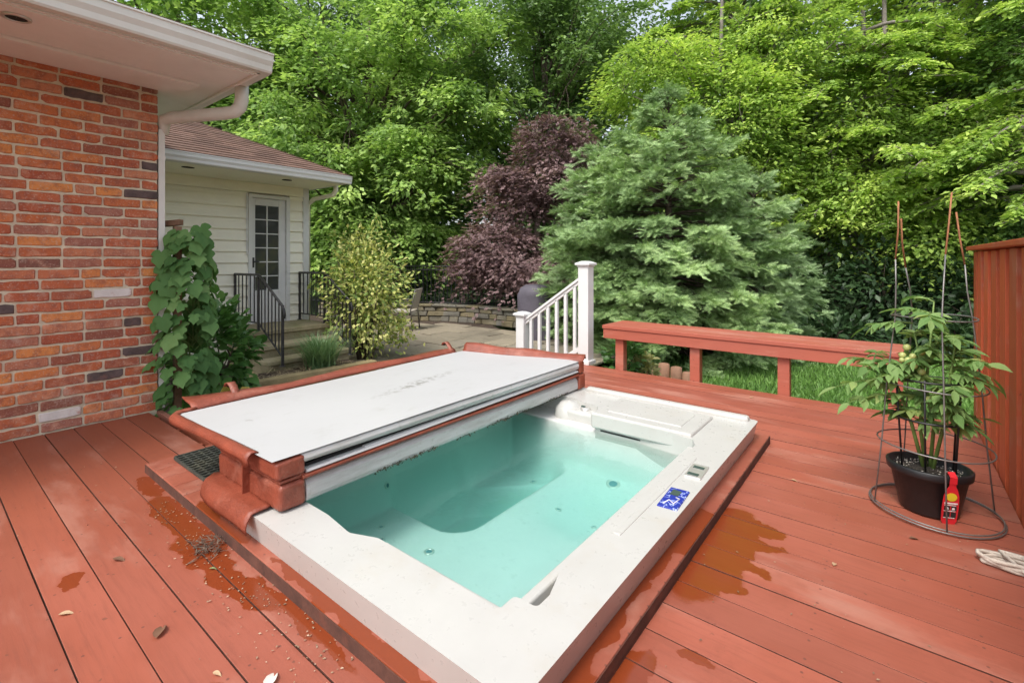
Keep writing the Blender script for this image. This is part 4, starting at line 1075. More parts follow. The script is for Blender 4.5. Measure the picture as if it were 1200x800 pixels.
# tall wire cage, wide ring at the deck, upside down so the prongs meet at the top
cage = empty('tomato_cage', (.14, 2.93, 0), 'tall grey wire tomato cage with rusty prongs tied above the plant', 'plant cage')
CX, CY = .135, 2.93
rings_ = [(.010, .236), (.019, .231), (.302, .205), (.575, .184), (.882, .150)]
for z, r in rings_:
    m = MB(); m.tube([(CX + r * math.cos(a), CY + r * math.sin(a), z + .004 * math.sin(a * 2)) for a in np.linspace(0, 2 * PI, 41)], .0032, 6, caps=False); m.build('ring', M['wire'], cage)
tops = [(-.125, -.098, 1.41), (-.115, -.088, 1.33), (.066, .050, 1.45), (.082, .062, 1.36)]
angs = [R(205), R(118), R(278), R(25)]
for a, (dx, dy, zt) in zip(angs, tops):
    pts = [(CX + .234 * math.cos(a), CY + .234 * math.sin(a), .010), (CX + .205 * math.cos(a), CY + .205 * math.sin(a), .302), (CX + .184 * math.cos(a), CY + .184 * math.sin(a), .575), (CX + .150 * math.cos(a), CY + .150 * math.sin(a), .882)]
    ex_, ey_ = CX + dx, CY + dy
    p3 = Vector(pts[-1]); end = Vector((ex_, ey_, zt)); q = [p3.lerp(end, f) + Vector((random.uniform(-.006, .006), random.uniform(-.006, .006), 0)) for f in (.25, .5)]
    m = MB(); m.tube(pts + [tuple(v) for v in q], .0032, 6); lg = m.build('upright', M['wire'], cage)
    m = MB(); q2 = q[-1].lerp(end, .5) + Vector((random.uniform(-.005, .005), 0, 0)); m.tube([tuple(q[-1]), tuple(q2), tuple(end)], .0036, 6); m.build('rusty_tip', M['rust'], lg)
# black folding support inside the pot
sup = empty('plant_support', (PX, PY, .20), 'small black wire plant support standing in the pot soil', 'plant support')
for z in (.42, .60):
    m = MB(); m.tube([(PX + .124 * math.cos(a), PY + .112 * math.sin(a), z) for a in np.linspace(R(150), R(390), 22)], .0052, 6); m.build('hoop', M['black_plastic'], sup)
for a in (200, 262, 330, 30, 100):
    m = MB(); a_ = R(a); m.tube([(PX + .100 * math.cos(a_), PY + .092 * math.sin(a_), .178), (PX + .124 * math.cos(a_), PY + .112 * math.sin(a_), .61)], .0042, 6); m.build('stake', M['black_plastic'], sup)
# the plant: stems, compound leaves, green fruit
tom = empty('tomato_plant', (PX, PY, .2), 'leggy tomato plant with green fruit growing through the wire cages', 'tomato plant')
stems = []
m = MB()
for (dx, dy, zt, bx, by) in ((.02, .02, .95, -.03, .01), (-.05, .03, .80, .02, .02), (.09, -.02, .78, .05, 0), (-.20, .02, .66, -.06, .0)):
    pts = [(PX + bx * .3, PY + by, .19), (PX + bx, PY + by + .01, .38), (PX + dx * .5 + bx * .5, PY + dy, .60), (PX + dx, PY + dy, zt)]
    m.tube(pts, [.008, .0075, .006, .003], 7); stems.append([Vector(p) for p in pts])
P_, D_, N_, S_ = [], [], [], []
def compound(p, d, ln):
    p = Vector(p); d = Vector(d).normalized(); pts = [p]
    for i in range(4):
        d = (d + Vector((0, 0, -.15))).normalized(); pts.append(pts[-1] + d * ln / 4)
    m.tube([tuple(v) for v in pts], [.0035, .003, .0025, .002, .0015], 5)
    for i in range(1, 5):
        t_ = (pts[i] - pts[i - 1]).normalized(); sd_ = t_.cross(Vector((0, 0, 1)))
        if sd_.length < .1: sd_ = Vector((1, 0, 0))
        sd_.normalize()
        for s in ((1, -1, .5, -.5) if i < 4 else (0,)):
            dd = (t_ * .6 + sd_ * s + Vector((0, 0, -.28 + random.uniform(-.35, .3)))).normalized()
            P_.append(pts[i]); D_.append(dd); N_.append(Vector((random.uniform(-.4, .4), random.uniform(-.4, .4), 1))); S_.append(random.uniform(.045, .088) * (1.15 if s == 0 else 1))
for st in stems:
    for i in range(13):
        f = .36 + .64 * i / 12; seg_ = min(2, int(f * 3)); p = st[seg_].lerp(st[seg_ + 1], f * 3 - seg_)
        a = random.uniform(0, 2 * PI); compound(p, (math.cos(a), math.sin(a), .55), random.uniform(.09, .17))
for (a, z, l) in ((215, .52, .30), (205, .58, .32), (222, .62, .24), (350, .66, .15), (330, .64, .16), (30, .70, .14), (200, .85, .18), (270, .9, .12)):
    compound((PX + .06 * math.cos(R(a)), PY + .06 * math.sin(R(a)), z), (math.cos(R(a)), math.sin(R(a)), .25), l)
m.build('stem', M['greenstem'], tom)
scatter('leaves', P_, D_, N_, np.array(S_), *NARROW, L['tomato'], tom)
gf = plain('green_tomato', (.42, .45, .16), .3)
for (x, y, z) in [(PX - .05 + random.uniform(-.045, .045), PY - .05 + random.uniform(-.03, .03), .70 + random.uniform(-.07, .06)) for _ in range(9)] + [(PX + .0, PY - .06, .52), (PX + .06, PY - .05, .48)]:
    m = MB(); r = random.uniform(.011, .016); m.lathe((x, y, z), [(r * math.sin(a) + 1e-4, -r * math.cos(a)) for a in np.linspace(0, PI, 9)], 12); m.build('fruit', gf, tom)

# rope coil at the right
m = MB(); pts = []
for i in range(70):
    a = i * .30; r_ = .062 + .004 * math.sin(i * 1.7) + .010 * (i / 70)
    pts.append((.335 + 1.25 * r_ * math.cos(a), 2.555 + r_ * .55 * math.sin(a), .010 + .010 * int(a / (2 * PI)) + .003 * math.sin(i)))
pts += [(.37, 2.50, .02), (.40, 2.44, .012), (.425, 2.35, .01)]
m.tube(pts, .0075, 7)
tag(m.build('rope_coil', M['rope']), 'small coil of pale rope lying on the deck by the fence', 'rope')

# ------------------------------------------------------------------ plants by the house
# trellis post with a short arm
m = MB(); m.box(-4.45, -4.40, 1.33, 1.38, -.3, 1.40)
tp = empty('trellis_post', (-4.42, 1.36, -.3), 'weathered brown wooden post with short arm supporting the vine', 'trellis')
m.build('post', M['oldwood'], tp, bevel=.004)
m = MB(); m.hexa([(-4.62, 1.20, 1.385), (-4.40, 1.36, 1.41), (-4.43, 1.40, 1.41), (-4.65, 1.24, 1.385)], [(-4.62, 1.20, 1.43), (-4.40, 1.36, 1.455), (-4.43, 1.40, 1.455), (-4.65, 1.24, 1.43)]); m.build('arm', M['oldwood'], tp, bevel=.004)
vine = empty('climbing_vine', (-4.36, 1.42, -.3), 'tall vine with broad lobed green leaves climbing a post by the brick corner', 'vine')
m = MB(); vst = []
for i in range(7):
    x, y = -4.36 + random.uniform(-.10, .10), 1.44 + random.uniform(-.08, .12); pts = []
    for k in range(7):
        pts.append((x + random.uniform(-.06, .06) - .03, y + random.uniform(-.06, .06), -.3 + (1.55 - i * .12) * k / 6))
    m.tube(pts, [.008, .008, .007, .006, .005, .004, .003], 6); vst.append(pts)
P_, D_, N_, S_ = [], [], [], []
for i in range(330):
    z = -.25 + 1.62 * random.random() ** .85; a = random.uniform(0, 2 * PI)
    rad = (.235 - .07 * max(0, (z - .6))) * random.uniform(.55, 1.05)
    if z > 1.2: rad *= .75
    p = Vector((-4.33 + rad * .85 * math.cos(a), 1.40 + rad * .9 * math.sin(a), z))
    lat = .784 * (p.x + 4.33) + .62 * (p.y - 1.40)
    if lat > .10: p -= Vector((.784, .62, 0)) * (lat - .10) * .75
    o = Vector((math.cos(a), math.sin(a), 0)) + Vector((.35, -.45, 0))
    P_.append(p); D_.append(o * .7 + Vector((random.uniform(-.5, .5), random.uniform(-.5, .5), -1.0))); N_.append(o + Vector((random.uniform(-.35, .35), random.uniform(-.35, .35), .75))); S_.append(random.uniform(.06, .155))
    if i % 3 == 0: m.tube([tuple(p), tuple(Vector((-4.36, 1.44, z - .12)))], .0025, 4)
for (x, y, z, s) in ((-4.27, 1.46, 1.40, .15), (-4.25, 1.48, 1.24, .14), (-4.30, 1.24, 1.10, .18), (-4.27, 1.20, .98, .16), (-4.30, 1.22, .88, .17), (-4.24, 1.20, .72, .13), (-4.32, 1.22, 1.2, .14)):
    P_.append(Vector((x, y, z))); D_.append(Vector((.3, random.uniform(-.4, .4), -.6))); N_.append(Vector((.6, -.5, .7))); S_.append(s)
m.build('stem', M['greenstem'], vine)
scatter('leaves', P_, D_, N_, np.array(S_), *LOBED, L['vine'], vine)

def shrub(name, label, cat, c, rad, n_leaf, size, tmpl, mat, nst=10, base=None, parent_bark='bark', shell=.55, upn=.8, droop=-.2, group=None):
    base = base or (c[0], c[1], -.3)
    t = empty(name, base, label, cat, group)
    mm = MB(); tips = []
    for i in range(nst):
        u = rng.normal(size=3); u[2] = abs(u[2]) * .8 + .1; u /= np.linalg.norm(u); e = np.array(c) + u * np.array(rad) * rng.uniform(.6, .95)
        b0 = np.array(base) + [rng.normal(0, .05), rng.normal(0, .05), 0]; mid = b0 * .45 + e * .55 + [rng.normal(0, .06), rng.normal(0, .06), .04]
        mm.tube([tuple(b0), tuple(mid), tuple(e)], [.014, .009, .003], 5)
    mm.build('stem', M[parent_bark], t)
    u = unit(rng.normal(size=(n_leaf, 3))); r = rng.uniform(shell, 1.02, n_leaf)[:, None]
    lump = 1 + .16 * np.sin(u[:, :1] * 7 + c[0]) * np.sin(u[:, 1:2] * 6 + 1) + .10 * np.sin(u[:, 2:] * 9)
    P = np.array(c) + u * np.array(rad) * r * lump
    P = P[P[:, 2] > base[2] - .02]; u = u[:len(P)]
    u = unit((P - np.array(c)) / np.array(rad)); k = len(P)
    D = u + rng.normal(0, .5, (k, 3)) + [0, 0, droop]; N = u * .5 + rng.normal(0, .35, (k, 3)) + [0, 0, upn]
    scatter('leaves', P, D, N, rng.uniform(size * .65, size * 1.25, k), *tmpl, mat, t)
    return t
shrub('hydrangea_shrub', 'rounded glossy green shrub between the vine and the stone steps', 'shrub', (-5.05, 1.86, .20), (.32, .33, .52), 1000, .11, BROAD, L['hyd'], shell=.6)
# variegated shrub by the railing: taller, loose
t = shrub('variegated_shrub', 'yellow and green variegated shrub beside the stone steps', 'shrub', (-5.95, 4.12, .62), (.70, .60, .90), 4600, .075, LEAF, L['varieg'], nst=18, shell=.25, upn=.6)
P = []
for i in range(9):
    b0 = np.array([-6.0 + rng.normal(0, .12), 4.1 + rng.normal(0, .1), 1.0]); e = b0 + [rng.normal(-.05, .18), rng.normal(0, .15), rng.uniform(.35, .75)]
    for k in range(48): P.append(b0 + (e - b0) * rng.uniform(0, 1) + rng.normal(0, .055, 3))
for i in range(5):
    b0 = np.array([-5.75, 4.2, .2]); e = b0 + [rng.uniform(.1, .4), rng.uniform(-.1, .55), rng.uniform(-.35, .15)]
    for k in range(70): P.append(b0 + (e - b0) * rng.uniform(.3, 1) + rng.normal(0, .06, 3))
P = np.array(P); scatter('leaves', P, rng.normal(size=P.shape), rng.normal(0, .5, P.shape) + [0, 0, .8], rng.uniform(.05, .085, len(P)), *LEAF, L['varieg'], t)

# timber planter with ornamental grass
pl_ = empty('timber_planter', (-5.3, 2.9, -.3), 'low timber planter box in front of the stone steps', 'planter')
def beam(a, b2, w, z0, z1, name='beam'):
    a, b2 = Vector(a), Vector(b2); d = (b2 - a).normalized(); s = Vector((-d.y, d.x)) * w / 2; m = MB()
    m.hexa([(*(a - s), z0), (*(b2 - s), z0), (*(b2 + s), z0), (*(a + s), z0)], [(*(a - s), z1), (*(b2 - s), z1), (*(b2 + s), z1), (*(a + s), z1)]); m.build(name, M['timber'], pl_, bevel=.01)
beam((-5.28, 2.32), (-5.20, 3.75), .12, -.36, -.14); beam((-5.85, 2.50), (-5.36, 2.36), .10, -.36, -.15)
m = MB(); m.prism([(-5.80, 2.56), (-5.35, 2.42), (-5.27, 3.7), (-5.72, 3.7)], -.35, -.19); m.build('soil', M['mulch'], pl_)
def grass_tuft(name, label, c, n_, ln, spread, mat, w=.05, fl=0.0):
    a = rng.uniform(0, 2 * PI, n_); t_ = rng.uniform(.15, 1, n_)
    D = np.stack([np.cos(a) * t_ * spread, np.sin(a) * t_ * spread, np.ones(n_) * (1 - fl)], 1)
    P = np.array(c) + rng.normal(0, .05, (n_, 3)) * [1, 1, 0]
    T_ = [(0, .5 * w, 0), (0, -.5 * w, 0), (.4, -.4 * w, .03), (.4, .4 * w, .03), (.75, -.25 * w, -.03), (.75, .25 * w, -.03), (1, 0, -.16)]
    N = np.stack([-np.cos(a), -np.sin(a), np.ones(n_) * .8], 1)
    o = scatter(name, P, D, N * [1, 1, 1], rng.uniform(ln * .6, ln * 1.1, n_), T_, [(0, 1, 2, 3), (3, 2, 4, 5), (5, 4, 6)], mat)
    return tag(o, label, 'grass tuft')
grass_tuft('grass_tuft', 'spiky blue-green ornamental grass tuft growing in the timber planter', (-5.48, 3.18, -.20), 760, .50, 1.15, L['tuft'], .026)
# dry clippings in the planter
k = 420; P = np.stack([rng.uniform(-5.75, -5.3, k), rng.uniform(2.5, 3.6, k), rng.uniform(-.185, -.165, k)], 1)
o = scatter('dry_clippings', P, rng.normal(size=(k, 3)) * [1, 1, .15], np.tile([0, 0, 1.], (k, 1)), rng.uniform(.05, .13, k), [(0, .03, 0), (0, -.03, 0), (1, -.02, .05), (1, .02, .05)], [(0, 1, 2, 3)], worn('straw', (.50, .40, .24), .25)); tag(o, kind='stuff')
m = MB()
o = scatter('yellow_leaf', [(-4.72, 1.85, -.10), (-4.70, 1.90, -.08)], [(.3, -.2, .35), (.5, .3, .1)], [(.7, -.4, .6), (.6, -.6, .6)], np.array([.20, .17]), *BROAD, L['yellowleaf']); tag(o, 'bright yellow dying leaf low beside the timber planter', 'leaf')

# ------------------------------------------------------------------ patio furniture and far garden walls
ch = empty('patio_chair', (-7.75, 6.35, -.29), 'grey sling patio chair with metal legs standing by the variegated shrub', 'chair')
def bars(m, pts, r): m.tube(pts, r, 8)
zb = -.285; cx, cy = -7.80, 6.35; fwd = Vector((-.55, -.35, 0)).normalized(); sd_ = Vector((-fwd.y, fwd.x, 0)); C0 = Vector((cx, cy, zb))
def cp_(f, s, z): return tuple(C0 + fwd * f + sd_ * s + Vector((0, 0, z)))
for s in (-.24, .24):
    m = MB(); m.tube([cp_(.24, s, 0), cp_(.22, s, .40)], .013, 8); m.build('leg', M['chair_metal'], ch)
    m = MB(); m.tube([cp_(-.24, s, 0), cp_(-.20, s, .40), cp_(-.30, s, .82)], .013, 8); m.build('leg', M['chair_metal'], ch)
    m = MB(); m.tube([cp_(-.25, s, .58), cp_(.18, s, .58), cp_(.22, s, .40)], .012, 8); m.build('arm', M['chair_metal'], ch)
m = MB(); m.hexa([cp_(.23, -.23, .37), cp_(-.20, -.23, .36), cp_(-.20, .23, .36), cp_(.23, .23, .37)], [cp_(.23, -.23, .395), cp_(-.20, -.23, .385), cp_(-.20, .23, .385), cp_(.23, .23, .395)]); m.build('seat', M['mesh_chair'], ch)
m = MB(); m.hexa([cp_(-.19, -.23, .42), cp_(-.215, -.23, .42), cp_(-.215, .23, .42), cp_(-.19, .23, .42)], [cp_(-.285, -.23, .82), cp_(-.31, -.23, .82), cp_(-.31, .23, .82), cp_(-.285, .23, .82)]); m.build('backrest', M['mesh_chair'], ch, bevel=.006)

# curved dry-stone wall
sw = empty('garden_wall', (-7.6, 7.9, -.3), 'low curved natural stone wall at the back of the patio', 'stone wall')
wp = [(-11.0, 6.4), (-9.9, 6.95), (-8.9, 7.45), (-8.3, 7.85), (-7.6, 8.08), (-6.9, 8.12), (-6.1, 8.10), (-5.2, 8.0), (-4.2, 7.9)]
def along(P, s):
    for i in range(len(P) - 1):
        a, b2 = Vector(P[i]), Vector(P[i + 1]); l = (b2 - a).length
        if s <= l: return a + (b2 - a) * (s / l), (b2 - a).normalized()
        s -= l
    return Vector(P[-1]), (Vector(P[-1]) - Vector(P[-2])).normalized()
TL = sum((Vector(wp[i + 1]) - Vector(wp[i])).length for i in range(len(wp) - 1))
m = MB(); z = -.31
for (h, top) in ((.13, 0), (.11, 0), (.10, 0), (.055, 1)):
    s = 0
    while s < TL - .1:
        w = random.uniform(.18, .46); p, d = along(wp, s + w / 2); nn = Vector((-d.y, d.x)); q = .13 + (.03 if top else random.uniform(-.02, .02)); w2 = w / 2 - .008
        f = [p - d * w2 - nn * q, p + d * w2 - nn * q, p + d * w2 + nn * .16, p - d * w2 + nn * .16]
        jj = lambda: random.uniform(-.012, .012)
        m.hexa([(v.x + jj(), v.y + jj(), z + .004) for v in f], [(v.x + jj(), v.y + jj(), z + h - .006 + jj() * .4) for v in f]); s += w
    z += h
m.build('stones', M['wallstone'], sw, bevel=.014)
m = MB()
for i in range(len(wp) - 1):
    a, b2 = Vector(wp[i]), Vector(wp[i + 1]); d = (b2 - a).normalized(); nn = Vector((-d.y, d.x)) * .09
    m.hexa([(*(a - nn), -.32), (*(b2 - nn), -.32), (*(b2 + nn), -.32), (*(a + nn), -.32)], [(*(a - nn), .06), (*(b2 - nn), .06), (*(b2 + nn), .06), (*(a + nn), .06)])
m.build('core', M['joint'], sw)
# dark iron picket fence behind the wall
fe = empty('iron_fence', (-8.5, 9.0, -.3), 'dark iron picket fence half hidden in shade behind the stone wall', 'fence')
fp = [(-13.5, 6.6), (-10.5, 8.2), (-8.0, 9.2), (-5.0, 9.5)]
TLf = sum((Vector(fp[i + 1]) - Vector(fp[i])).length for i in range(3))
m = MB(); s = 0
while s < TLf:
    p, d = along(fp, s); m.box(p.x - .009, p.x + .009, p.y - .009, p.y + .009, -.35, .98); s += .115
k_ = m.build('pickets', M['black_iron'], fe); k_['kind'] = 'stuff'
m = MB()
for z in (.0, .85, .94):
    for i in range(3): m.tube([(*fp[i], z), (*fp[i + 1], z)], .018, 6)
m.build('rail', M['black_iron'], fe)
# covered grill
gr = MB(); gx, gy = -5.05, 7.05
gr.lathe((gx, gy, -.29), [(.30, 0), (.31, .12), (.295, .5), (.30, .78), (.27, .90), (.18, .96), (.0005, .98)], 18, sx=1.05, sy=.8, rot=.4)
gr.v = [(x + .02 * math.sin(z * 9 + y * 14), y + .02 * math.sin(x * 15 + z * 5), z) for x, y, z in gr.v]
tag(gr.build('covered_grill', M['tarp']), 'grill under a dark purplish cover standing behind the white stair rail', 'grill')
# landscape timber edging and little plants behind the deck
eg = empty('edging_stump', (-2.1, 5.75, -.5), 'weathered timber log edging seen under the bench', 'log edging')
for i, (x, y, h) in enumerate(((-2.36, 5.76, .30), (-2.22, 5.80, .36), (-2.08, 5.83, .33), (-1.95, 5.86, .28))):
    m = MB(); m.lathe((x, y, -.5), [(.068, 0), (.07, h * .5), (.066, h), (.04, h + .008), (.0005, h + .01)], 12); m.build('log', M['oldwood'], eg)
shrub('low_perennial', 'low yellow-green plant at the foot of the white newel post', 'plant', (-2.47, 5.25, -.05), (.20, .2, .32), 420, .09, BROAD, L['hyd'], 5, (-2.47, 5.25, -.5))
shrub('low_perennial', 'pale yellowish plant at the left bench leg', 'plant', (-2.33, 5.35, -.18), (.16, .16, .20), 260, .10, BROAD, leafmat('pale_leaves', [(.30, .30, .08), (.45, .42, .14), (.30, .36, .10)]), 5, (-2.33, 5.35, -.5))

# ------------------------------------------------------------------ trees
def limb_curve(a, b2, sag=.0, n=6, jit=.06):
    a, b2 = np.array(a, float), np.array(b2, float); out = []
    for k in range(n + 1):
        f = k / n; p = a + (b2 - a) * f; p = p + np.array([0, 0, sag * 4 * f * (1 - f)])
        if 0 < k < n: p = p + rng.normal(0, jit, 3) * np.linalg.norm(b2 - a) * .25
        out.append(tuple(p))
    return out

def broadleaf(name, label, base, height, crown, n_cl, per, cl_r, size, mat, tmpl=LEAF, trunk_r=.18, bark='bark', flat=.45, droop=.35, n_limb=26, group=None, lo=.35, cat='tree', twigs=True, nb=0, br=1.0, lean=(0, 0)):
    """crown: ellipsoids (x, y, z, rx, ry, rz, weight); leaves hang in flattened clusters near the crown's outside"""
    t = empty(name, base, label, cat, group)
    W = np.array([c[6] for c in crown], float); W /= W.sum()
    idx = rng.choice(len(crown), n_cl, p=W); E = np.array([c[:6] for c in crown])[idx]
    u = unit(rng.normal(size=(n_cl, 3))); r = rng.uniform(lo, 1.0, n_cl)[:, None] ** .6
    Cc = E[:, :3] + u * E[:, 3:] * r
    if nb:
        bi = rng.choice(n_cl, nb, replace=False); Bc = Cc[bi]; Bu = u[bi]; pick = rng.integers(0, nb, n_cl)
        off = rng.normal(0, .5, (n_cl, 3)) * [br, br, br * .45]; off[:, 2] -= .30 * (off[:, 0] ** 2 + off[:, 1] ** 2) / br
        Cc = Bc[pick] + off; u = unit(Bu[pick] + off * .6 / br)
    ok = Cc[:, 2] > base[2] + .25; Cc, u = Cc[ok], u[ok]
    m_ = len(Cc)
    top = (base[0] + lean[0], base[1] + lean[1], base[2] + height)
    mm = MB(); tr = limb_curve(base, top, 0, 8, .02); mm.tube(tr, [trunk_r * (1 - .9 * k / 8) + .015 for k in range(9)], 9)
    sel = rng.choice(m_, min(n_limb, m_), replace=False); ends = []
    for i in sel:
        e = Cc[i]; f = np.clip((e[2] - base[2]) / height * .75, .12, .92); q = np.array(tr[int(f * 8)])
        cv = limb_curve(q, e, .10 * np.linalg.norm(e - q) * .4, 6, .05); mm.tube(cv, [trunk_r * .33 * (1 - .85 * k / 6) * (1 - .5 * f) + .004 for k in range(7)], 5, caps=False)
        ends += [np.array(p) for p in cv[2:]]
    if twigs and ends:
        En = np.array(ends)
        for i in rng.choice(m_, min(m_, n_limb * 5), replace=False):
            d = ((En - Cc[i]) ** 2).sum(1); j = d.argmin()
            if d[j] < 4: mm.tube([tuple(En[j]), tuple((En[j] + Cc[i]) / 2 + rng.normal(0, .05, 3)), tuple(Cc[i])], [.012, .008, .004], 4, caps=False)
    mm.build('trunk', M[bark], t, recalc=False)
    # leaves
    outw = u.copy(); outw[:, 2] *= .3; outw = unit(outw + rng.normal(0, .25, outw.shape))
    sc = cl_r * rng.uniform(.6, 1.3, m_)
    a = rng.normal(0, .5, (m_, per, 3)) * np.array([1, 1, flat]) * sc[:, None, None]
    rad2 = (a[:, :, 0] ** 2 + a[:, :, 1] ** 2)
    a[:, :, 2] -= droop * rad2 / sc[:, None]
    P = (Cc[:, None, :] + a).reshape(-1, 3)
    hd = a.copy(); hd[:, :, 2] = 0
    D = unit(hd) * .8 + outw[:, None, :] * .7 + rng.normal(0, .35, a.shape); D[:, :, 2] -= .35
    N = rng.normal(0, .38, a.shape) + np.array([0, 0, 1.0]) + outw[:, None, :] * .25
    S = rng.uniform(.65, 1.25, m_ * per) * size
    scatter('crown', P, D.reshape(-1, 3), N.reshape(-1, 3), S, *tmpl, mat, t)
    return t

def layered(name, label, base, height, limbs, n_sp, per, sp_len, size, mat, tmpl=LEAF, trunk_r=.2, bark='greybark', group=None, lean=(0, 0), droop=.35):
    """limbs: list of (start height, end xyz); flat drooping sprays are strung along the outer half of each limb"""
    t = empty(name, base, label, 'tree', group)
    top = np.array([base[0] + lean[0], base[1] + lean[1], base[2] + height])
    mm = MB(); tr = limb_curve(base, top, 0, 8, .015); mm.tube(tr, [trunk_r * (1 - .85 * k / 8) + .02 for k in range(9)], 9)
    PP, DD, NN = [], [], []
    for (hz, e) in limbs:
        f = np.clip((hz - base[2]) / height, 0, .97); k = min(7, int(f * 8)); q = np.array(tr[k]) + (np.array(tr[k + 1]) - np.array(tr[k])) * (f * 8 - k)
        e = np.array(e, float); cv = limb_curve(q, e, .12 * np.linalg.norm(e - q), 8, .035)
        mm.tube(cv, [.05 * (1 - .85 * j / 8) + .004 for j in range(9)], 5, caps=False)
        cv = np.array(cv); ln = np.linalg.norm(e - q); d0 = unit((e - q) * [1, 1, .2])
        for i in range(n_sp):
            g = rng.uniform(.22, 1.0) ** .75; j = min(7, int(g * 8)); p = cv[j] + (cv[j + 1] - cv[j]) * (g * 8 - j)
            side = np.array([-d0[1], d0[0], 0]) * rng.choice([-1, 1]); an = rng.uniform(.3, 1.2)
            sd = unit(d0 * math.cos(an) + side * math.sin(an) + [0, 0, rng.uniform(-.12, .18)]); L_ = sp_len * rng.uniform(.55, 1.25) * (1.15 - .4 * g)
            x = rng.uniform(.05, 1, per); w = rng.normal(0, .22, per) * (1.15 - x) ; s2 = np.cross([0, 0, 1], sd)
            pos = p + (x * L_)[:, None] * sd + (w * L_)[:, None] * s2; pos[:, 2] -= droop * (x * L_) ** 2 * .9 / max(L_, .3) - rng.normal(0, .03, per)
            PP.append(pos); dd = sd * .8 + np.sign(w)[:, None] * s2 * .8 + rng.normal(0, .25, (per, 3)); dd[:, 2] -= .15 + .4 * x; DD.append(dd)
            NN.append(rng.normal(0, .30, (per, 3)) + [0, 0, 1])
            if i % 2 == 0:
                e2 = p + sd * L_; e2[2] -= droop * L_ * .8; mm.tube([tuple(p), tuple((p + e2) / 2 + [0, 0, .03]), tuple(e2)], [.007, .005, .002], 4, caps=False)
    mm.build('trunk', M[bark], t, recalc=False)
    P = np.concatenate(PP); k = len(P)
    scatter('crown', P, np.concatenate(DD), np.concatenate(NN), rng.uniform(.65, 1.25, k) * size, *tmpl, mat, t)
    return t

def spruce(name, label, base, height, prof, n_wh, mat, seed_ang=0, size=.13, br=16, sub=9, cat='tree', tw=6):
    t = empty(name, base, label, cat)
    mm = MB(); mm.tube(limb_curve(base, (base[0], base[1], base[2] + height), 0, 6, .004), [.11 * (1 - k / 6.2) + .006 for k in range(7)], 8)
    PP, DD, NN = [], [], []
    for w in range(n_wh):
        f = (w + rng.uniform(0, .6)) / n_wh; zc = base[2] + height * f; rmax = np.interp(f, *prof); nb = max(5, int(br * (.35 + rmax / 2.2)))
        for b_ in range(nb):
            a = rng.uniform(0, 2 * PI); L_ = rmax * rng.uniform(.74, 1.10) * (1 + .13 * math.sin(3 * a + 5.0 * f + base[0]) * math.sin(7 * f + 2 * a) + .07 * math.sin(5 * a - 16 * f)); d = np.array([math.cos(a), math.sin(a), 0]); s2 = np.array([-d[1], d[0], 0])
            rise = np.interp(f, [0, .5, .85, 1], [-.10, .10, .55, 1.4])
            q0 = np.array([base[0], base[1], zc]); pts = []
            for g in np.linspace(0, 1, 6):
                p = q0 + d * L_ * g; p[2] += L_ * (rise * g - .25 * g * g + .12 * g ** 4); pts.append(p)
            pts = np.array(pts); mm.tube([tuple(p) for p in pts], [.016, .013, .010, .008, .005, .002], 4, caps=False)
            ns = max(3, int(sub * L_ / 1.2))
            for s_ in range(ns):
                g = rng.uniform(.35, 1.0) ** .7; j = min(4, int(g * 5)); p = pts[j] + (pts[j + 1] - pts[j]) * (g * 5 - j)
                sg = rng.choice([-1, 1]); an = rng.uniform(.1, 1.0); sd = d * math.cos(an) + s2 * sg * math.sin(an) + [0, 0, rng.uniform(-.25, .12)]
                l2 = (.10 + .30 * (1 - g)) * min(1.2, L_ + .3) * rng.uniform(.7, 1.3)
                for k in range(tw):
                    x = (k + rng.uniform(0, 1)) / tw; pp = p + sd * l2 * x + rng.normal(0, .012, 3); pp[2] -= .25 * l2 * x * x
                    s3 = np.cross([0, 0, 1], sd) * rng.choice([-1, 1]); dd = sd * rng.uniform(.5, 1) + s3 * rng.uniform(.1, .9) + [0, 0, rng.uniform(-.55, .55)]
                    PP.append(pp); DD.append(dd); NN.append(rng.normal(0, .45, 3) + [0, 0, .8] + d * .5)
    # leader
    for k in range(40):
        x = rng.uniform(0, 1); PP.append(np.array([base[0], base[1], base[2] + height * (.93 + .09 * x)])); a = rng.uniform(0, 2 * PI); DD.append(np.array([math.cos(a) * .6, math.sin(a) * .6, 1.0])); NN.append(np.array([math.cos(a), math.sin(a), .3]))
    mm.build('trunk', M['bark'], t, recalc=False)
    k = len(PP); scatter('crown', np.array(PP), np.array(DD), np.array(NN), rng.uniform(.7, 1.25, k) * size, *TWIG, mat, t)
    return t

# blue-green spruce behind the bench
spruce('spruce_tree', 'broad blue-green spruce directly behind the red bench', (-2.95, 7.9, -.5), 4.42, ([0, .12, .3, .5, .7, .84, .93, .98, 1], [1.2, 1.6, 1.78, 1.62, 1.08, .55, .25, .10, .02]), 40, L['spruce'], br=18, sub=15, size=.115, tw=7)
spruce('spruce_tree', 'paler shaggy conifer pressed against the left of the blue-green spruce', (-4.25, 7.75, -.5), 3.55, ([0, .2, .5, .8, .95, 1], [.75, .95, .9, .6, .25, .05]), 24, L['arbor'], br=15, sub=10, size=.13)
spruce('spruce_tree', 'shaggy conifer crowding the right flank of the blue-green spruce', (-1.85, 8.8, -.5), 2.9, ([0, .2, .5, .8, .95, 1], [.75, .92, .85, .55, .25, .05]), 20, L['arbor'], br=16, sub=10, size=.14)
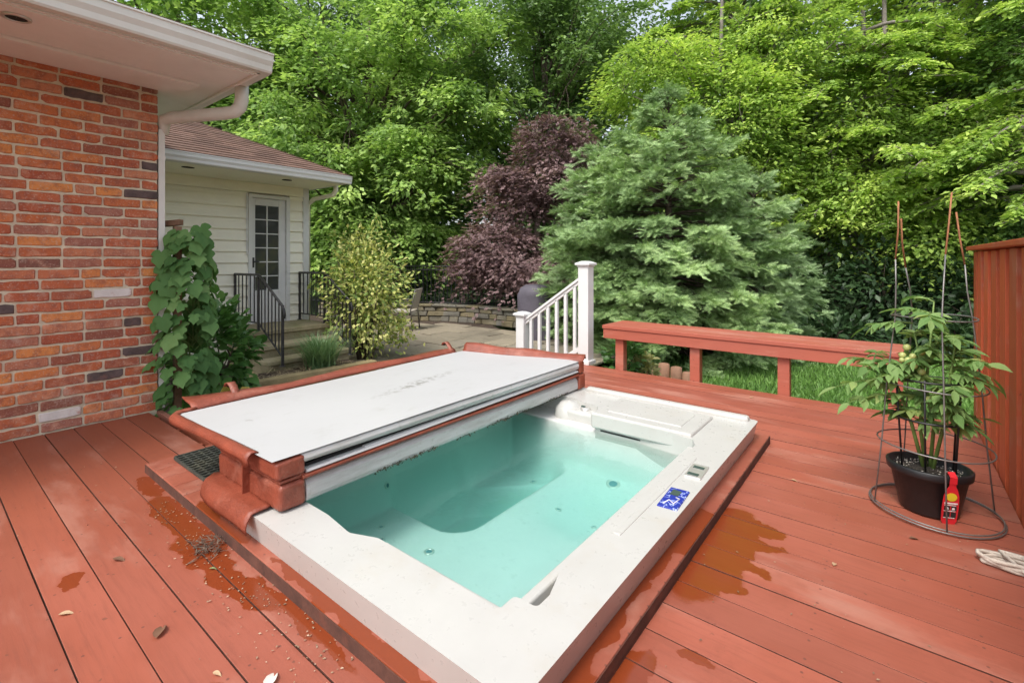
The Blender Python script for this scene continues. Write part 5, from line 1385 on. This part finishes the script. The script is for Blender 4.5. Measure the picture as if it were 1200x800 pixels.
# purple Japanese maple
broadleaf('japanese_maple', 'purple-leaved Japanese maple behind the white stair rail', (-6.6, 9.3, -.4), 4.6,
          [(-7.2, 8.5, 1.45, 1.0, .9, .55, 3), (-6.7, 8.6, 1.05, 1.15, .8, .40, 2), (-6.6, 9.4, 3.0, 1.25, 1.0, .42, 3), (-7.1, 9.2, 2.4, .9, .9, .30, 1.4), (-6.2, 9.5, 3.7, 1.0, .9, .36, 1.6), (-6.2, 9.5, 4.15, .85, .8, .26, 1.1), (-7.4, 9.1, 3.15, .8, .7, .25, 1.0), (-5.9, 8.9, .9, .9, .7, .45, 1.5), (-7.9, 8.5, .9, .5, .6, .30, 1)],
          500, 46, .42, .10, L['purple'], SPRAY, .11, flat=.15, droop=.75, n_limb=30, lo=.55)
# big bright maple on the left
broadleaf('maple_tree', 'large bright green maple rising behind the cream house wing', (-13.2, 9.3, -.5), 9.5,
          [(-13.0, 8.7, 5.0, 3.0, 2.6, 4.2, 5), (-11.3, 9.2, 3.0, 1.7, 1.6, 2.3, 3), (-15.3, 7.2, 6.5, 2.4, 2.2, 3.2, 2.5), (-11.0, 10.2, 6.6, 2.2, 2.2, 3.0, 2.6), (-12.4, 8.3, 2.3, 1.7, 1.4, 1.0, 1.3)],
          1500, 74, .50, .175, L['maple'], LEAF, .30, n_limb=70, flat=.38, droop=.6, lo=.62, nb=105, br=1.15)
broadleaf('maple_tree', 'bright green tree over the brick house roof at the upper left', (-19.5, 6.0, -.5), 12,
          [(-18.5, 5.2, 7.5, 3.6, 3.0, 4.6, 4), (-17.0, 7.4, 5.0, 2.8, 2.4, 3.6, 3)], 700, 66, .65, .22, L['maple'], LEAF, .3, n_limb=40, flat=.38, droop=.6, nb=60, br=1.4)
broadleaf('maple_tree', 'slim dark-limbed green tree with sky gaps above the purple maple', (-9.2, 13.2, -.5), 12.0,
          [(-9.2, 13.0, 6.5, 2.6, 2.2, 4.5, 3), (-7.6, 13.6, 8.5, 2.0, 2.0, 3.2, 2), (-8.7, 12.5, 3.6, 2.0, 1.6, 1.8, 1.6)], 640, 58, .55, .17, L['backmid'], LEAF, .2, n_limb=60, flat=.35, droop=.6, nb=58, br=1.1)

# yellow-green layered trees on the right
def limbs_toward(n_, base, zr, az, ln, zdrop=.0):
    out = []
    for i in range(n_):
        z = rng.uniform(*zr); a = R(rng.uniform(*az)); l = rng.uniform(*ln) * (1.15 - .45 * (z - zr[0]) / (zr[1] - zr[0] + .01))
        out.append((z, (base[0] + l * math.cos(a), base[1] + l * math.sin(a), z + rng.uniform(-.55, .35) + zdrop)))
    return out
b1 = (1.4, 16.2, -.5)
layered('hemlock_tree', 'tall tree with yellow-green drooping layers at the upper right, near the fence end', b1, 13, limbs_toward(66, b1, (1.8, 11.5), (175, 320), (2.0, 4.2), -.2), 24, 26, .62, .13, L['hemlock'], LEAF, .24)
b2_ = (-3.6, 15.0, -.5)
layered('hemlock_tree', 'yellow-green layered tree rising right behind the spruce', b2_, 12.5, limbs_toward(58, b2_, (2.6, 11), (170, 350), (1.8, 3.8), -.1), 22, 26, .60, .13, L['hemlock'], LEAF, .22)
b3 = (4.6, 15.0, -.5)
layered('hemlock_tree', 'green layered tree at the far right beyond the privacy fence', b3, 13, limbs_toward(54, b3, (1.6, 11), (140, 300), (2.2, 4.4), -.2), 22, 26, .62, .13, L['right_dark'], LEAF, .22)
b4 = (2.3, 12.6, -.5)
layered('hemlock_tree', 'low bright boughs of a young tree over the fence by the tomato cage', b4, 5.2, limbs_toward(20, b4, (1.9, 4.2), (160, 300), (1.2, 2.4), -.3), 20, 26, .50, .115, L['hemlock'], LEAF, .10)
b5 = (-.6, 14.0, -.5)
layered('hemlock_tree', 'young yellow-green tree with hanging boughs right of the spruce', b5, 7.5, limbs_toward(34, b5, (2.0, 6.8), (150, 340), (1.4, 2.8), -.25), 20, 26, .52, .12, L['hemlock'], LEAF, .13)

broadleaf('beech_tree', 'yellow-green tree with flat leafy layers directly behind the spruce top', (-3.4, 12.8, -.5), 8.5,
          [(-4.4, 11.3, 3.5, 1.0, .8, .9, 1.6), (-4.7, 11.9, 5.6, 1.5, 1.1, 1.3, 2), (-3.0, 12.2, 4.6, 1.5, 1.0, 1.2, 2.2), (-2.3, 13.0, 6.3, 1.6, 1.2, 1.2, 2), (-2.6, 12.6, 3.4, 1.1, .8, .7, 1.2)],
          560, 60, .55, .125, L['hemlock'], LEAF, .15, 'greybark', flat=.2, droop=.5, n_limb=34, lo=.35)
broadleaf('beech_tree', 'yellow-green tree with hanging leafy layers between the tomato cage and the spruce', (-.2, 14.4, -.5), 8.5,
          [(-.3, 13.1, 2.4, 1.25, .9, .7, 2.2), (-.9, 13.7, 4.6, 1.4, 1.1, 1.1, 2), (.7, 13.0, 1.5, .9, .7, .7, 1.5), (.9, 15.0, 5.8, 1.9, 1.3, 1.4, 2.4), (.8, 14.0, 3.7, 1.4, 1.0, .9, 1.6), (-1.5, 13.4, 3.3, .9, .8, .5, 1)],
          620, 60, .55, .125, L['hemlock'], LEAF, .16, 'greybark', flat=.2, droop=.5, n_limb=36, lo=.35)
broadleaf('beech_tree', 'green layered tree whose boughs hang over the privacy fence', (2.8, 15.2, -.5), 9,
          [(1.9, 14.6, 3.2, 1.5, 1.0, 1.0, 2), (2.6, 14.4, 5.4, 1.8, 1.2, 1.5, 2), (3.6, 14.2, 3.6, 1.7, 1.2, 1.3, 2), (1.7, 13.6, 1.8, .9, .8, .6, 1)],
          460, 60, .58, .13, L['right_dark'], LEAF, .16, 'greybark', flat=.2, droop=.5, n_limb=32, lo=.35)

# dark understorey shrubs below the right-hand trees
us = [(-1.9, 12.2, .35, 1.1, 1.0, 1.05, 'dark leafy shrub in the shade just right of the spruce'), (-.2, 12.6, .45, 1.2, 1.0, 1.15, 'dark leafy shrub in the shade behind the middle of the bench'), (1.5, 12.0, .30, 1.1, 1.0, 1.0, 'dark leafy shrub in the shade behind the tomato cage'), (3.2, 12.4, .5, 1.3, 1.1, 1.2, 'dark leafy shrub hidden behind the privacy fence'), (-3.6, 11.4, .3, 1.2, 1.0, 1.1, 'dark leafy shrub hidden behind the spruce'),
      (-.9, 10.6, -.25, .8, .6, .35, 'low dark ground shrub at the lawn edge behind the bench'), (.9, 10.9, -.2, .9, .6, .4, 'low dark ground shrub at the lawn edge by the fence end')]
for (x, y, z, rx, ry, rz, lb) in us:
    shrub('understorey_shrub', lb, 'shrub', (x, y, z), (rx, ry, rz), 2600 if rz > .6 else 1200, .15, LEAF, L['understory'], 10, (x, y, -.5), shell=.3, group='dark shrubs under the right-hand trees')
us = [(-9.0, 10.4, .5, 1.3, .9, 1.2, 'shaded dark shrub behind the iron fence under the bright maple'), (-7.4, 10.6, .4, 1.2, .9, 1.1, 'shaded dark shrub behind the iron fence under the purple maple'), (-11.0, 9.2, .5, 1.3, 1.0, 1.3, 'shaded dark shrub behind the iron fence near the variegated shrub'), (-5.4, 10.4, .4, 1.2, .9, 1.2, 'shaded dark shrub behind the covered grill'), (-6.3, 8.75, -.05, .7, .4, .35, 'low dark plants along the top of the stone wall')]
for (x, y, z, rx, ry, rz, lb) in us:
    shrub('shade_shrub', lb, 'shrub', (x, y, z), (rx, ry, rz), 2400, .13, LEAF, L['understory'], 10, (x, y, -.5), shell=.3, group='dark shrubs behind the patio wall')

# taller woods behind
bg = [(-24, 14, 19, 'backmid', 'tall far green tree behind the bright maple, leftmost of the far row'), (-18.5, 16, 19, 'backdark', 'tall far dark tree behind the bright maple'), (-12.5, 20, 15, 'backdark', 'tall far dark tree left of the sky gap'), (-6.3, 22, 13, 'backdark', 'tall far dark tree seen through the sky gap above the purple maple'),
      (-2.0, 22, 16, 'backdark', 'tall far dark tree behind the spruce top'), (3.0, 22, 16, 'backdark', 'tall far dark tree behind the yellow-green layered boughs'), (8.5, 20, 16, 'backdark', 'tall far dark tree behind the privacy fence, rightmost of the far row')]
for (x, y, h, mt_, lb) in bg:
    broadleaf('forest_tree', lb, (x, y, -.5), h, [(x, y, h * .62, 3.4, 3.0, h * .40, 3), (x, y, h * .28, 3.2, 2.6, h * .26, 2)], 620, 44, 1.0, .27, L[mt_], LEAF, .28, n_limb=26, droop=.35, group='far row of tall trees', lo=.3)
# a far wood that reads as one mass closes the view between the trunks
k = 52000; an = rng.uniform(R(20), R(175), k); rr = rng.uniform(27, 33, k); zz = rng.uniform(-.5, 6.5, k) * (1 + .25 * np.sin(an * 9) + .15 * np.sin(an * 23))
P = np.stack([np.cos(an) * rr - 2, np.sin(an) * rr, zz], 1)
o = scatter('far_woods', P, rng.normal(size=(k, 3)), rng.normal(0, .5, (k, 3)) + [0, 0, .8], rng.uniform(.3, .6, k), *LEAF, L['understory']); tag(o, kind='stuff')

# lawn grass behind the bench
k = 60000; P = np.stack([rng.uniform(-3.2, 3.2, k), rng.uniform(4.9, 11.6, k), np.full(k, -.5)], 1)
D = rng.normal(0, .45, (k, 3)) + [0, 0, 1.0]
o = scatter('grass', P, D, rng.normal(size=(k, 3)), rng.uniform(.05, .11, k), [(0, .09, 0), (0, -.09, 0), (.6, -.07, .05), (.6, .07, .05), (1, 0, .16)], [(0, 1, 2, 3), (3, 2, 4)], L['grass']); tag(o, kind='stuff')

# ------------------------------------------------------------------ leaves and litter on the deck
def leaf(x, y, s, a, mat, label, curl=.1, z=.004):
    T_ = [(v[0] - .5, v[1], v[2] * 1.6 + .03) for v in NARROW[0]]
    o = scatter('fallen_leaf', [(x, y, z)], [(math.cos(a), math.sin(a), 0)], [(random.uniform(-.15, .15), random.uniform(-.15, .15), 1)], np.array([s]), T_, NARROW[1], mat, None, True); return tag(o, label, 'leaf')
leaf(-1.335, .630, .075, 2.3, L['bleached'], 'pale bleached leaf on the deck by the tub frame at the photo bottom')
leaf(-2.10, .336, .045, 1.0, L['dead'], 'tan curled leaf on a board gap of the left deck')
leaf(-1.62, .315, .038, 2.0, L['fresh'], 'small greenish seed leaf on the left foreground deck')
leaf(-1.47, .545, .030, .4, L['dead'], 'tiny orange leaf near the bleached leaf on the deck')
leaf(-1.78, .50, .075, 2.6, L['browned'], 'brown soaked leaf flat on the deck in front of the wet patch')
leaf(-2.32, .52, .055, .6, L['browned'], 'small brown twisted leaf on the deck left of the wet patch')
leaf(-.41, 2.87, .032, .0, L['dead'], 'yellowish leaf scrap on the deck just right of the tub frame')
leaf(-.93, 4.36, .035, .5, L['dead'], 'tan leaf scrap on the far deck in front of the bench')
leaf(-.18, 2.18, .035, 1.5, L['dead'], 'tan leaf scrap lying in the wet splash right of the tub')
leaf(-1.98, .72, .028, .8, L['fresh'], 'small green leaf on the wet boards beside the near frame plank')
leaf(.06, 2.58, .040, .6, L['browned'], 'dark curled leaf on the deck in front of the tomato cage')
# litter: twigs, needles, petals
k = 520
xa_ = np.concatenate([rng.uniform(-2.7, -1.2, 300), rng.uniform(-.6, .42, 140), rng.uniform(-4.2, -2.6, 80)]); ya_ = np.concatenate([np.clip(rng.normal(.73, .07, 300), .3, .81), rng.uniform(.9, 4.4, 140), rng.uniform(-.1, .8, 80)])
P = np.stack([xa_, ya_, np.full(k, .004)], 1)
o = scatter('deck_litter', P, rng.normal(size=(k, 3)) * [1, 1, .05], rng.normal(0, .2, (k, 3)) + [0, 0, 1], rng.uniform(.004, .012, k), *LEAF, leafmat('litter', [(.10, .05, .03), (.35, .22, .12), (.62, .45, .30)], .1, .8)); tag(o, kind='stuff')
k = 200; P = np.stack([-2.14 + rng.normal(0, .04, k), .755 + rng.normal(0, .035, k), rng.uniform(.004, .02, k)], 1)
o = scatter('debris_clump', P, rng.normal(size=(k, 3)) * [1, 1, .2], rng.normal(0, .3, (k, 3)) + [0, 0, 1], rng.uniform(.015, .036, k), [(0, .05, 0), (0, -.06, 0), (1, -.04, .05), (1, .04, .05)], [(0, 1, 2, 3)], leafmat('chaff', [(.05, .03, .02), (.14, .09, .06), (.26, .19, .13)], .1, .9)); tag(o, 'clump of soggy brown plant debris on the wet deck by the frame', 'debris', kind='stuff')

# ------------------------------------------------------------------ light, sky, camera
SUN_EL, SUN_AZ = R(56), R(-86)          # a veiled sun stands high behind the camera
wd = bpy.data.worlds.new('World'); SC.world = wd; wd.use_nodes = True
nt = wd.node_tree; nt.nodes.clear(); t = NT(nt)
sky = t.n('ShaderNodeTexSky', sky_type='NISHITA'); sky.sun_disc = False
sd_dir = Vector((math.cos(SUN_EL) * math.cos(SUN_AZ), math.cos(SUN_EL) * math.sin(SUN_AZ), math.sin(SUN_EL)))
sky.sun_elevation = SUN_EL; sky.sun_rotation = math.atan2(sd_dir.x, sd_dir.y); sky.dust_density = 3.0; sky.air_density = 1.0; sky.ozone_density = 1.0
hs = t.n('ShaderNodeHueSaturation'); hs.inputs['Saturation'].default_value = .40; t.l(sky.outputs[0], hs.inputs['Color'])
bgn = t.n('ShaderNodeBackground'); t.l(hs.outputs[0], bgn.inputs[0]); bgn.inputs[1].default_value = .15
wo = t.n('ShaderNodeOutputWorld'); t.l(bgn.outputs[0], wo.inputs[0])
sun = bpy.data.lights.new('sun', 'SUN'); sun.energy = 1.1; sun.angle = R(15); sun.color = (1.0, .955, .88)
so = bpy.data.objects.new('sun', sun); COL.objects.link(so); so.rotation_euler = sd_dir.to_track_quat('Z', 'Y').to_euler(); so.location = (0, 0, 20)

cam = bpy.data.cameras.new('camera'); cam.sensor_width = 36; cam.lens = 568.1 / 1200 * 36; cam.shift_y = -(400 - 302.5) / 1200; cam.clip_end = 600; cam.clip_start = .05
co = bpy.data.objects.new('camera', cam); COL.objects.link(co); co.location = (0, 0, 1.15); co.rotation_euler = (R(90), 0, .66937)
SC.camera = co

SC.render.engine = 'CYCLES'
cy = SC.cycles
cy.use_denoising = True
try: cy.denoiser = 'OPENIMAGEDENOISE'
except Exception: pass
cy.max_bounces = 7; cy.diffuse_bounces = 4; cy.glossy_bounces = 3; cy.transmission_bounces = 4; cy.transparent_max_bounces = 8; cy.volume_bounces = 1
cy.sample_clamp_indirect = 6
vs_ = SC.view_settings
vs_.view_transform = 'Standard'; vs_.look = 'None'; vs_.gamma = 1.0; vs_.use_curve_mapping = False; vs_.exposure = 1.15
